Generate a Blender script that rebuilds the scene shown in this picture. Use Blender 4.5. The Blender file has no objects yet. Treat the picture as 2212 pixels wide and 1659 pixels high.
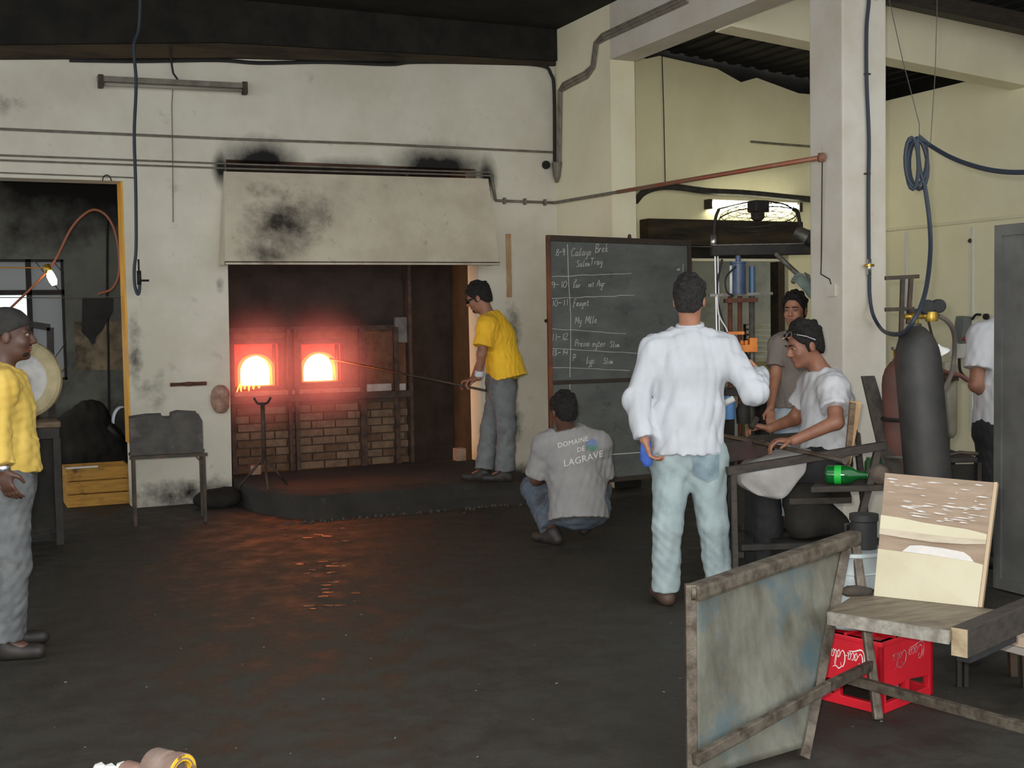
import bpy, bmesh, math, random
import numpy as np
from mathutils import Vector, Matrix
from mathutils.geometry import tessellate_polygon

scene = bpy.context.scene
COL = scene.collection
random.seed(7)

# ---------------------------------------------------------------- camera
FPX, IW, IH = 2650.0, 2212, 1659
YAW, PITCH, ROLL, CAMH = math.radians(24.8), math.radians(3.0), 0.017, 1.55
F_ = Vector((math.sin(YAW)*math.cos(PITCH), math.cos(YAW)*math.cos(PITCH), -math.sin(PITCH)))
R0 = Vector((math.cos(YAW), -math.sin(YAW), 0))
U0 = R0.cross(F_)
U_ = U0*math.cos(ROLL) + R0*math.sin(ROLL)
R_ = R0*math.cos(ROLL) - U0*math.sin(ROLL)
CAM = Vector((0, 0, CAMH))
cam_data = bpy.data.cameras.new('camera')
cam_data.sensor_fit = 'HORIZONTAL'; cam_data.sensor_width = 36.0
cam_data.lens = FPX*36.0/IW
cam_data.clip_start = 0.05; cam_data.clip_end = 200
cam = bpy.data.objects.new('camera', cam_data); COL.objects.link(cam)
m = Matrix.Identity(4)
for i in range(3):
    m[i][0] = R_[i]; m[i][1] = U_[i]; m[i][2] = -F_[i]; m[i][3] = CAM[i]
cam.matrix_world = m
scene.camera = cam

# ---------------------------------------------------------------- world, flash, exposure
scene.view_settings.view_transform = 'Standard'
scene.view_settings.look = 'None'
scene.view_settings.gamma = 1.0
scene.view_settings.use_curve_mapping = False
scene.view_settings.exposure = 0.22
world = bpy.data.worlds.new('world'); scene.world = world
world.use_nodes = True
bg = world.node_tree.nodes['Background']
bg.inputs[0].default_value = (0.93, 0.97, 1.0, 1); bg.inputs[1].default_value = 1.65
fl_ = bpy.data.lights.new('camera_flash', 'AREA')
fl_.shape = 'RECTANGLE'; fl_.size = 0.06; fl_.size_y = 0.04; fl_.energy = 60; fl_.color = (1.0, 0.97, 0.91)
fl_.spread = math.radians(110)
flo = bpy.data.objects.new('camera_flash', fl_); COL.objects.link(flo)
flo.matrix_world = m @ Matrix.Translation((-0.06, 0.07, -0.02))

# pixel helpers: a point on the ray of a pixel, at a stated real plane or depth
def ray(x, y): return F_ + R_*((x-1106)/FPX) - U_*((y-829.5)/FPX)
def D(x, y, d): return CAM + ray(x, y)*d
def aY(x, y, Y): r = ray(x, y); return CAM + r*(Y/r.y)
def aX(x, y, X): r = ray(x, y); return CAM + r*(X/r.x)
def aZ(x, y, Z=0.0): r = ray(x, y); return CAM + r*((Z-CAMH)/r.z)
def depth(p): return (Vector(p)-CAM).dot(F_)

# ---------------------------------------------------------------- materials
def s2l(c):
    return tuple(((v/255)/12.92 if v/255 <= 0.04045 else ((v/255+0.055)/1.055)**2.4) for v in c) + (1.0,)
MATS = {}
def mat(name, rgb, rough=0.7, metal=0.0, rgb2=None, scale=6.0, detail=6, lo=0.4, hi=0.65, bump=0.0, bscale=40.0,
        stretch=(1, 1, 1), rgb3=None, scale3=2.0, lo3=0.55, hi3=0.7, stretch3=(1, 1, 1), spec=0.5, emit=None, estr=0.0, alpha=1.0, trans=0.0, rough2=None):
    if name in MATS: return MATS[name]
    M = bpy.data.materials.new(name); M.use_nodes = True
    nt = M.node_tree; N = nt.nodes; L = nt.links
    b = N['Principled BSDF']
    b.inputs['Base Color'].default_value = s2l(rgb)
    b.inputs['Roughness'].default_value = rough
    b.inputs['Metallic'].default_value = metal
    b.inputs['Specular IOR Level'].default_value = spec
    if trans: b.inputs['Transmission Weight'].default_value = trans
    if emit:
        b.inputs['Emission Color'].default_value = s2l(emit); b.inputs['Emission Strength'].default_value = estr
    tc = N.new('ShaderNodeTexCoord')
    def noise(sc, st, det=detail, off=0.0):
        mp = N.new('ShaderNodeMapping'); mp.inputs['Scale'].default_value = st
        mp.inputs['Location'].default_value = (off, off*1.7, off*0.6)
        L.new(tc.outputs['Object'], mp.inputs[0])
        n = N.new('ShaderNodeTexNoise'); n.inputs['Scale'].default_value = sc; n.inputs['Detail'].default_value = det
        n.inputs['Roughness'].default_value = 0.62
        L.new(mp.outputs[0], n.inputs['Vector']); return n
    out = None
    if rgb2:
        n = noise(scale, stretch)
        r = N.new('ShaderNodeMapRange'); r.inputs[1].default_value = lo; r.inputs[2].default_value = hi
        L.new(n.outputs['Fac'], r.inputs[0])
        mx = N.new('ShaderNodeMix'); mx.data_type = 'RGBA'
        mx.inputs[6].default_value = s2l(rgb); mx.inputs[7].default_value = s2l(rgb2)
        L.new(r.outputs[0], mx.inputs[0]); out = mx.outputs[2]
        if rough2 is not None:
            rr = N.new('ShaderNodeMapRange'); rr.inputs[3].default_value = rough; rr.inputs[4].default_value = rough2
            L.new(r.outputs[0], rr.inputs[0]); L.new(rr.outputs[0], b.inputs['Roughness'])
    if rgb3:
        n = noise(scale3, stretch3, off=3.3)
        r = N.new('ShaderNodeMapRange'); r.inputs[1].default_value = lo3; r.inputs[2].default_value = hi3
        L.new(n.outputs['Fac'], r.inputs[0])
        mx = N.new('ShaderNodeMix'); mx.data_type = 'RGBA'
        if out: L.new(out, mx.inputs[6])
        else: mx.inputs[6].default_value = s2l(rgb)
        mx.inputs[7].default_value = s2l(rgb3)
        L.new(r.outputs[0], mx.inputs[0]); out = mx.outputs[2]
    if out: L.new(out, b.inputs['Base Color'])
    if bump:
        n = noise(bscale, (1, 1, 1), off=1.1)
        bp = N.new('ShaderNodeBump'); bp.inputs['Strength'].default_value = bump; bp.inputs['Distance'].default_value = 0.01
        L.new(n.outputs['Fac'], bp.inputs['Height']); L.new(bp.outputs[0], b.inputs['Normal'])
    MATS[name] = M
    M['out'] = 1
    return M

def add_stains(M, stains, nscale=7.0, rgb=(18, 16, 14), hi=0.85, namp=1.1):
    """dark soot stains on a plaster wall: each (cx,cz,rx,rz,strength, axis) an ellipse in the wall plane with ragged noise edge"""
    nt = M.node_tree; N = nt.nodes; L = nt.links
    b = N['Principled BSDF']; tc = N.new('ShaderNodeTexCoord')
    sep = N.new('ShaderNodeSeparateXYZ'); L.new(tc.outputs['Object'], sep.inputs[0])
    nz = N.new('ShaderNodeTexNoise'); nz.inputs['Scale'].default_value = nscale; nz.inputs['Detail'].default_value = 7; nz.inputs['Roughness'].default_value = 0.68
    L.new(tc.outputs['Object'], nz.inputs['Vector'])
    def math_(op, a, bb=None):
        q = N.new('ShaderNodeMath'); q.operation = op
        for i, v in enumerate((a, bb)):
            if v is None: continue
            if isinstance(v, (int, float)): q.inputs[i].default_value = v
            else: L.new(v, q.inputs[i])
        return q.outputs[0]
    total = None
    for st in stains:
        cx, cz, rx, rz, s = st[:5]; ax = st[5] if len(st) > 5 else 0
        dx = math_('DIVIDE', math_('SUBTRACT', sep.outputs[ax], cx), rx)
        dz = math_('DIVIDE', math_('SUBTRACT', sep.outputs[2], cz), rz)
        r2 = math_('ADD', math_('MULTIPLY', dx, dx), math_('MULTIPLY', dz, dz))
        e = math_('MULTIPLY', math_('EXPONENT', math_('MULTIPLY', r2, -1.2)), s)
        total = e if total is None else math_('MAXIMUM', total, e)
    v = math_('ADD', total, math_('MULTIPLY', math_('SUBTRACT', nz.outputs['Fac'], 0.5), namp))
    r = N.new('ShaderNodeMapRange'); r.inputs[1].default_value = 0.28; r.inputs[2].default_value = hi; L.new(v, r.inputs[0])
    fac = math_('MULTIPLY', r.outputs[0], math_('MINIMUM', math_('MULTIPLY', total, 3.0), 1.0))
    mx = N.new('ShaderNodeMix'); mx.data_type = 'RGBA'
    old = b.inputs['Base Color']
    if old.is_linked: L.new(old.links[0].from_socket, mx.inputs[6])
    else: mx.inputs[6].default_value = old.default_value
    mx.inputs[7].default_value = s2l(rgb)
    L.new(fac, mx.inputs[0]); L.new(mx.outputs[2], old)

# ---------------------------------------------------------------- mesh helpers
OFF = {}
class MB:
    def __init__(self): self.v = []; self.f = []; self.sm = []
    def add(self, vs, fs, smooth=False):
        o = len(self.v); self.v += [Vector(p) for p in vs]
        for q in fs: self.f.append([o+i for i in q]); self.sm.append(smooth)
        return self
    def box(self, lo, hi):
        x0, y0, z0 = lo; x1, y1, z1 = hi
        return self.add([(x0,y0,z0),(x1,y0,z0),(x1,y1,z0),(x0,y1,z0),(x0,y0,z1),(x1,y0,z1),(x1,y1,z1),(x0,y1,z1)],
            [(0,3,2,1),(4,5,6,7),(0,1,5,4),(1,2,6,5),(2,3,7,6),(3,0,4,7)])
    def hexa(self, bot, top):           # 4 bottom + 4 top corners, counter clockwise from above
        return self.add(list(bot)+list(top), [(0,3,2,1),(4,5,6,7),(0,1,5,4),(1,2,6,5),(2,3,7,6),(3,0,4,7)])
    def bar(self, a, b, w, h, up=(0,0,1)):   # w across, h along up
        a = Vector(a); b = Vector(b); d = (b-a).normalized(); up = Vector(up)
        s = d.cross(up)
        if s.length < 1e-4: s = d.cross(Vector((0,1,0)))
        s.normalize(); u = s.cross(d).normalized()
        s *= w/2; u *= h/2
        return self.add([a-s-u,a+s-u,a+s+u,a-s+u,b-s-u,b+s-u,b+s+u,b-s+u],
            [(0,1,2,3),(7,6,5,4),(0,4,5,1),(1,5,6,2),(2,6,7,3),(3,7,4,0)])
    def slab(self, c0, c1, c2, c3, t, n=None):  # quad given by 4 corners, thickened by t along n
        c = [Vector(p) for p in (c0,c1,c2,c3)]
        if n is None: n = (c[1]-c[0]).cross(c[3]-c[0]).normalized()
        n = Vector(n)*t
        return self.add(c+[p+n for p in c], [(0,3,2,1),(4,5,6,7),(0,1,5,4),(1,2,6,5),(2,3,7,6),(3,0,4,7)])
    def tube(self, pts, r, seg=10, caps=True):
        pts = [Vector(p) for p in pts]; n = len(pts)
        rs = r if isinstance(r, (list, tuple)) else [r]*n
        t0 = (pts[1]-pts[0]).normalized()
        a = t0.cross(Vector((0,0,1)))
        if a.length < 1e-3: a = t0.cross(Vector((0,1,0)))
        a.normalize(); vs = []
        for i, p in enumerate(pts):
            t = (pts[min(i+1,n-1)]-pts[max(i-1,0)]).normalized()
            a = (a - t*a.dot(t)).normalized(); b = t.cross(a)
            for k in range(seg):
                q = 2*math.pi*k/seg; vs.append(p + (a*math.cos(q)+b*math.sin(q))*rs[i])
        fs = [(i*seg+k, i*seg+(k+1)%seg, (i+1)*seg+(k+1)%seg, (i+1)*seg+k) for i in range(n-1) for k in range(seg)]
        self.add(vs, fs, True)
        if caps:
            self.add(vs[:seg], [tuple(range(seg))[::-1]]); self.add(vs[-seg:], [tuple(range(seg))])
        return self
    def lathe(self, base, prof, seg=24, axis=(0,0,1), cap=True):   # prof: (r,h)
        base = Vector(base); ax = Vector(axis).normalized()
        a = ax.cross(Vector((0,1,0)))
        if a.length < 1e-3: a = ax.cross(Vector((1,0,0)))
        a.normalize(); b = ax.cross(a); vs = []
        for r, h in prof:
            for k in range(seg):
                q = 2*math.pi*k/seg; vs.append(base+ax*h+(a*math.cos(q)+b*math.sin(q))*r)
        n = len(prof)
        fs = [(i*seg+k, i*seg+(k+1)%seg, (i+1)*seg+(k+1)%seg, (i+1)*seg+k) for i in range(n-1) for k in range(seg)]
        self.add(vs, fs, True)
        if cap:
            self.add(vs[:seg], [tuple(range(seg))[::-1]]); self.add(vs[-seg:], [tuple(range(seg))])
        return self
    def plate(self, outer, holes, origin, ux, uy, t):   # flat plate with holes in plane origin+ux*a+uy*b, thickness t along ux x uy
        origin = Vector(origin); ux = Vector(ux); uy = Vector(uy); n = ux.cross(uy).normalized()*t
        loops = [outer]+list(holes)
        pl = [[Vector((a, b, 0)) for a, b in lp] for lp in loops]
        tris = tessellate_polygon(pl)
        flat = [q for lp in pl for q in lp]
        front = [origin+ux*q.x+uy*q.y for q in flat]; back = [p+n for p in front]; N = len(front)
        fs = []
        for tr in tris:
            A, B, Cc = (flat[i] for i in tr)
            ccw = (B-A).cross(Cc-A).z > 0
            tr = tuple(tr) if ccw else tuple(tr)[::-1]
            fs.append(tr[::-1]); fs.append(tuple(i+N for i in tr))
        o = 0
        for lp in loops:
            k = len(lp)
            area = sum(lp[i][0]*lp[(i+1)%k][1]-lp[(i+1)%k][0]*lp[i][1] for i in range(k))
            for i in range(k):
                q = (o+i, o+(i+1)%k, o+(i+1)%k+N, o+i+N)
                outerl = lp is outer
                fs.append(q if ((area > 0) == outerl) else q[::-1])
            o += k
        return self.add(front+back, fs)
    def build(self, name, material, parent=None, bevel=0.0, kind=None, recalc=True, subd=0):
        me = bpy.data.meshes.new(name)
        off = OFF.get(parent.name, Vector((0,0,0))) if parent else Vector((0,0,0))
        me.from_pydata([tuple(p-off) for p in self.v], [], self.f)
        me.polygons.foreach_set('use_smooth', self.sm)
        if recalc:
            bm = bmesh.new(); bm.from_mesh(me)
            bmesh.ops.remove_doubles(bm, verts=bm.verts, dist=1e-5)
            bmesh.ops.recalc_face_normals(bm, faces=bm.faces)
            if bevel:
                ed = [e for e in bm.edges if len(e.link_faces) == 2 and e.calc_face_angle(0) > 0.6]
                bmesh.ops.bevel(bm, geom=ed, offset=bevel, segments=2, affect='EDGES', profile=0.6, clamp_overlap=True)
            for e in bm.edges:
                if len(e.link_faces) == 2 and e.calc_face_angle(0) > 0.6: e.smooth = False
            bm.to_mesh(me); bm.free()
        o = bpy.data.objects.new(name, me); COL.objects.link(o)
        me.materials.append(material)
        if parent: o.parent = parent; OFF[o.name] = off
        else: OFF[o.name] = Vector((0,0,0))
        if kind: o['kind'] = kind
        return o
def tag(o, label, cat=None, group=None, kind=None):
    o['label'] = label
    if cat: o['category'] = cat
    if group: o['group'] = group
    if kind: o['kind'] = kind
    return o
def thing(name, label, cat, base, group=None):
    o = bpy.data.objects.new(name, None); COL.objects.link(o); o.location = base
    o.empty_display_size = 0.1; OFF[o.name] = Vector(base)
    return tag(o, label, cat, group)
def rebase(o, base):      # move the origin of a one-mesh thing to its base
    base = Vector(base)
    o.data.transform(Matrix.Translation(-base)); o.location = base; OFF[o.name] = base
    return o
def spline(pts, n=8):     # Catmull-Rom through points
    P = [Vector(p) for p in pts]; P = [P[0]*2-P[1]]+P+[P[-1]*2-P[-2]]; out = []
    for i in range(1, len(P)-2):
        for k in range(n):
            t = k/n; a, b, c, d = P[i-1:i+3]
            out.append(0.5*((2*b)+(c-a)*t+(2*a-5*b+4*c-d)*t*t+(3*b-a-3*c+d)*t**3))
    out.append(P[-2]); return out

# ---------------------------------------------------------------- shared materials
M_plaster = mat('cream_plaster', (208, 204, 190), 0.85, rgb2=(190, 185, 168), scale=1.6, rgb3=(168, 160, 140), scale3=5, lo3=0.6, hi3=0.8, bump=0.25, bscale=30)
M_annex = mat('yellow_plaster', (234, 226, 196), 0.85, rgb2=(224, 215, 184), scale=1.3, bump=0.2, bscale=30)
M_column = mat('pale_column_paint', (208, 202, 190), 0.8, rgb2=(196, 188, 172), scale=2.2, rgb3=(150, 138, 118), scale3=9, lo3=0.68, hi3=0.85, bump=0.2, bscale=25)
M_floor = mat('dark_sooty_concrete', (54, 51, 44), 0.8, rgb2=(46, 43, 37), scale=5.0, rgb3=(72, 68, 60), scale3=40, lo3=0.66, hi3=0.82, bump=0.45, bscale=45, rough2=0.5, spec=0.35)
M_soot = mat('sooty_black', (34, 33, 30), 0.95, rgb2=(46, 44, 39), scale=4, bump=0.3, bscale=20, spec=0.2)
M_soot2 = mat('sooty_brown', (70, 60, 46), 0.95, rgb2=(40, 36, 30), scale=3, stretch=(0.4, 1, 3), bump=0.2, spec=0.2)
M_iron = mat('dark_iron', (58, 54, 48), 0.6, 0.5, rgb2=(84, 66, 50), scale=14, bump=0.2, bscale=80)
M_iron2 = mat('black_iron', (36, 34, 32), 0.65, 0.4, rgb2=(50, 44, 38), scale=10, bump=0.15, bscale=60)
M_steel = mat('worn_grey_steel', (120, 118, 112), 0.5, 0.6, rgb2=(92, 84, 72), scale=20, bump=0.15, bscale=80)
M_chrome = mat('bright_steel', (190, 190, 190), 0.28, 0.9)
M_pipe = mat('grey_painted_pipe', (130, 124, 112), 0.6, 0.2, rgb2=(104, 96, 84), scale=9)
M_copper = mat('red_oxide_pipe', (172, 96, 70), 0.5, 0.4, rgb2=(150, 120, 100), scale=5, stretch=(1, 1, 1))
M_black = mat('black_rubber', (22, 22, 22), 0.7, rgb2=(34, 33, 32), scale=15)
M_hose = mat('blue_grey_hose', (44, 52, 64), 0.6)
M_brass = mat('brass', (170, 140, 60), 0.4, 0.7)
M_wood = mat('grey_brown_wood', (112, 92, 70), 0.8, rgb2=(78, 62, 46), scale=6, stretch=(1, 8, 8), bump=0.3, bscale=30)
M_darkwood = mat('dark_grimy_wood', (58, 49, 40), 0.75, rgb2=(38, 34, 30), scale=7, stretch=(1, 6, 6), bump=0.3, bscale=30)
M_rust = mat('rusty_iron', (112, 66, 48), 0.85, 0.2, rgb2=(74, 50, 40), scale=16, bump=0.4, bscale=50)
M_white = mat('white_paint', (215, 214, 208), 0.6)
# ================================================================ the setting
YW, XC, XR = 10.8, 5.504, 9.0          # furnace wall plane, side wall plane, annex right wall
SC, SY = 5.88, 6.576
fl = MB().box((-7, -4, -0.12), (12.5, 15.5, 0)).build('floor', M_floor); tag(fl, 'dark sooty concrete floor of the workshop', None, kind='structure')
# furnace wall with the doorway and the furnace recess cut through it
z_top = 4.35
door = [(-0.75, 0.0), (1.415, 0.0), (1.415, 2.77), (-0.75, 2.77)]
rec = [(2.255, 0.0), (4.65, 0.0), (4.65, 2.985), (4.0, 2.96), (3.2, 2.93), (2.285, 2.99)]
outer = [(-6, 0), (-0.75, 0), (-0.75, 2.77), (1.415, 2.77), (1.415, 0), (2.255, 0), (2.285, 2.985), (4.65, 2.985), (4.665, 0), (XC, 0), (XC, z_top), (-6, z_top)]
M_wallb = mat('furnace_wall_plaster', (216, 211, 195), 0.85, rgb2=(202, 196, 178), scale=1.6, rgb3=(165, 156, 138), scale3=5, lo3=0.62, hi3=0.85, bump=0.25, bscale=30)
add_stains(M_wallb, [(2.60, 2.95, 0.40, 0.26, 1.3), (4.28, 2.95, 0.55, 0.28, 1.3), (3.4, 2.93, 0.6, 0.14, .9), (2.24, 2.9, 0.09, 0.18, 1.2), (4.76, 2.92, 0.12, 0.24, 1.1)], nscale=4, hi=1.05, namp=0.7, rgb=(20, 18, 16))
add_stains(M_wallb, [
    (1.9, 0.05, 0.7, 0.22, .75), (2.2, 1.9, 0.05, 0.1, .6), (5.0, 1.45, .14, .35, .6), (4.95, 0.6, .2, .4, .7), (5.1, 0.0, .6, .2, .9), (1.47, 1.3, .08, .5, .55), (1.6, 1.0, .2, .3, .42),
    (0.3, 3.35, 0.7, 0.12, .5)])
wb = MB().plate(outer, [], (0, YW, 0), (1, 0, 0), (0, 0, 1), -0.26).build('wall_back', M_wallb)
tag(wb, 'cream plaster wall with black soot above the furnace hood', None, kind='structure')
# dark ledge and cornice along its top
def ledge(za, zb_, o_, x0=-6.0, x1=XC-0.002):
    xs = [x0, 0.5, 2.28, x1]; mb = MB()
    for i in range(3): mb.hexa([(xs[i], YW-o_, za(xs[i])), (xs[i+1], YW-o_, za(xs[i+1])), (xs[i+1], YW-0.001, za(xs[i+1])), (xs[i], YW-0.001, za(xs[i]))], [(xs[i], YW-o_, zb_(xs[i])), (xs[i+1], YW-o_, zb_(xs[i+1])), (xs[i+1], YW-0.001, zb_(xs[i+1])), (xs[i], YW-0.001, zb_(xs[i]))])
    return mb
def zdk(x): return float(np.interp(x, [-6, 0.5, 2.28, 5.5], [3.5, 3.82, 3.976, 4.05]))
def zbr(x): return float(np.interp(x, [-6, 0.5, 2.28, 5.5], [3.38, 3.71, 3.85, 4.01]))
tr = ledge(zdk, lambda x: 4.349, 0.07).build('trim_1', M_soot); tag(tr, 'soot blackened ledge along the top of the furnace wall', None, kind='structure')
tr = ledge(zbr, lambda x: zdk(x)-.001, 0.04).build('trim_2', M_soot2); tag(tr, 'brown stained plaster strip below the ceiling edge', None, kind='structure')
# side wall return and its square end pillar, the beam over the opening, the free column
ws = MB().box((XC, 9.70, 0), (XC+0.25, YW+0.26, 4.35)).build('wall_side', M_annex); tag(ws, 'short yellowish plaster return wall between the furnace wall and the opening', None, kind='structure')
o = MB().box((XC-.012, 9.688, 0), (XC+.262, 9.699, .26)).build('foot_strip_side', M_soot); tag(o, 'dark strip added at the foot of the pillar', None, kind='structure')  # thin dark strip added to darken the pillar foot
bm_ = MB().box((XC, 1.5, 3.86), (XC+0.25, 9.699, 4.35)).build('beam_concrete', M_column); tag(bm_, 'pale concrete beam running from the side wall over the free column', 'beam', kind='structure')
cl = MB().box((XC, SY, 0), (SC, 6.92, 3.859)).build('column_concrete', M_column, bevel=0.012); tag(cl, 'pale free standing square concrete column with a hose hanging on it', 'column', kind='structure')
cl2 = MB().box((XC+0.252, SY, 3.861), (SC, 6.92, 4.35)).build('column_head', M_column); tag(cl2, 'top of the square concrete column beside the beam', 'column', kind='structure')
# roof beam of the annex, falling to the right
def zb(x): return 3.845 - 0.082*(x-5.754)
b2 = MB().hexa([(5.756, 8.2, zb(5.754)), (XR, 8.2, zb(XR)), (XR, 8.42, zb(XR)), (5.756, 8.42, zb(5.754))], [(5.756, 8.2, 4.3), (XR, 8.2, 4.02), (XR, 8.42, 4.02), (5.756, 8.42, 4.3)]).build('beam_annex', M_annex)
tag(b2, 'pale sloping beam across the annex behind the column', 'beam', kind='structure')
pl = MB().hexa([(5.9, 7.7, 4.10), (XR+.6, 7.7, 3.84), (XR+.6, 8.19, 3.97), (5.9, 8.19, 4.25)], [(5.9, 7.7, 4.24), (XR+.6, 7.7, 3.98), (XR+.6, 8.19, 4.1), (5.9, 8.19, 4.38)]).build('roof_purlin', M_darkwood)
tag(pl, 'rough dark timber purlin above the annex beam', 'purlin', kind='structure')
# annex walls
M_annexb = mat('annex_back_plaster', (240, 231, 192), 0.85, rgb2=(230, 220, 178), scale=1.3, bump=0.2, bscale=30)
sh0, sh1, shz = 6.50, 8.30, 2.53
outer = [(XC+0.25, 0), (sh0, 0), (sh0, shz), (sh1, shz), (sh1, 0), (XR, 0), (XR, 3.93), (8.45, 3.93), (7.9, 4.06), (7.7, 4.0), (7.4, 4.12), (6.7, 4.2), (6.55, 4.16), (XC+0.25, 4.24)]
wa = MB().plate(outer, [], (0, YW, 0), (1, 0, 0), (0, 0, 1), -0.26).build('wall_annex', M_annexb); tag(wa, 'yellowish annex back wall with a wide shutter opening', None, kind='structure')
M_wr = mat('right_wall_plaster', (240, 232, 200), 0.85, rgb2=(232, 223, 188), scale=1.2, bump=0.15, bscale=30)
add_stains(M_wr, [(8.2, 0.8, 0.7, 0.5, .5, 1)], rgb=(120, 112, 80), nscale=4)
wr = MB().box((XR, 2.0, 0), (XR+0.2, YW+0.26, 3.76)).build('wall_right', M_wr); tag(wr, 'yellowish right wall of the annex behind the gas cylinders', None, kind='structure')
tr = MB().bar((XR-0.012, 10.78, 2.42), (XR-0.012, 2.2, 2.42), 0.022, 0.03).build('trim_3', M_annex); tag(tr, 'thin horizontal rail along the right wall', None, kind='structure')
tr = MB()
for y0, y1, z0, z1 in ((9.75, 9.78, 0.2, 2.38), (8.86, 8.885, 0.4, 2.36)): tr.box((XR-0.018, y0, z0), (XR-0.001, y1, z1))
tr = tr.build('trim_4', M_white); tag(tr, 'pale vertical cable covers below the rail on the right wall', None, kind='structure')
# ceilings
MB().box((-7, 3.5, 4.351), (XC+0.25, YW+0.3, 4.45)).build('ceiling', M_soot)
tag(bpy.data.objects['ceiling'], 'soot black ceiling of the furnace hall', None, kind='structure')
ca = MB(); x = XC+0.252
def zr(x): return 4.42 - 0.085*(x-5.754)
k = 0
while x < XR+1.5:            # corrugated sheet, real ridges
    x2 = x+0.09; d = 0.02 if k % 2 else 0.0
    ca.hexa([(x, 3.5, zr(x)+d), (x2, 3.5, zr(x2)+d), (x2, YW+0.3, zr(x2)+d), (x, YW+0.3, zr(x)+d)], [(x, 3.5, zr(x)+d+.03), (x2, 3.5, zr(x2)+d+.03), (x2, YW+0.3, zr(x2)+d+.03), (x, YW+0.3, zr(x)+d+.03)])
    x = x2; k += 1
ca = ca.build('ceiling_annex', mat('dark_roof_sheet', (58, 56, 50), .9, rgb2=(46, 44, 40), scale=3)); tag(ca, 'dark corrugated sheet roof over the annex', None, kind='structure')
# room behind the annex shutter opening
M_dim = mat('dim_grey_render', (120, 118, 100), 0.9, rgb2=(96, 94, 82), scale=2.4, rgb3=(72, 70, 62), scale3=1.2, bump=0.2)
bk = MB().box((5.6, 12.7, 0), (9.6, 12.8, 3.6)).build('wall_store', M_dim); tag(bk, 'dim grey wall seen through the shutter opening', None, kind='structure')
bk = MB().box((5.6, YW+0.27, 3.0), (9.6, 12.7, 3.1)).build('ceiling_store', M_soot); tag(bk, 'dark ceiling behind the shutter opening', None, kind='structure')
# room seen through the left doorway
M_lroom = mat('left_room_render', (116, 116, 108), 0.9, rgb2=(96, 96, 90), scale=2.0, rgb3=(52, 50, 46), scale3=1.6, lo3=0.5, hi3=0.7, bump=0.2)
add_stains(M_lroom, [(1.6, 3.1, 2.2, .55, 1.2), (1.3, .2, 1.6, .55, 1.1)], nscale=3)
LWX = aY(142, 700, 13.0).x; LWZ0, LWZ1 = aY(100, 822, 13.0).z, aY(100, 560, 13.0).z
lw = MB().plate([(-2.4, 0), (2.2, 0), (2.2, 3.6), (-2.4, 3.6)], [[(-1.55, LWZ0), (LWX, LWZ0), (LWX, LWZ1), (-1.55, LWZ1)]], (0, 13.0, 0), (1, 0, 0), (0, 0, 1), -0.15).build('wall_left', M_lroom)
tag(lw, 'grimy grey back wall of the room behind the left doorway', None, kind='structure')
lw = MB().box((2.2, YW+0.27, 0), (2.25, 13.0, 3.6)).build('wall_left_inner', M_lroom); tag(lw, 'grey inner side wall beyond the left doorway', None, kind='structure')
lw = MB().box((-2.4, YW+0.27, 3.3), (2.2, 13.0, 3.4)).build('ceiling_left', M_soot); tag(lw, 'black ceiling of the room behind the left doorway', None, kind='structure')

lw = MB().box((LWX+.08, 12.985, aY(200, 800, 12.985).z), (2.19, 12.999, aY(200, 694, 12.985).z)).build('trim_6', mat('beige_dado', (150, 134, 108), .9, rgb2=(100, 88, 72), scale=4, rgb3=(60, 54, 46), scale3=3, lo3=.5, hi3=.65)); tag(lw, 'stained beige painted band low on the far left room wall', None, kind='structure')
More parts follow.
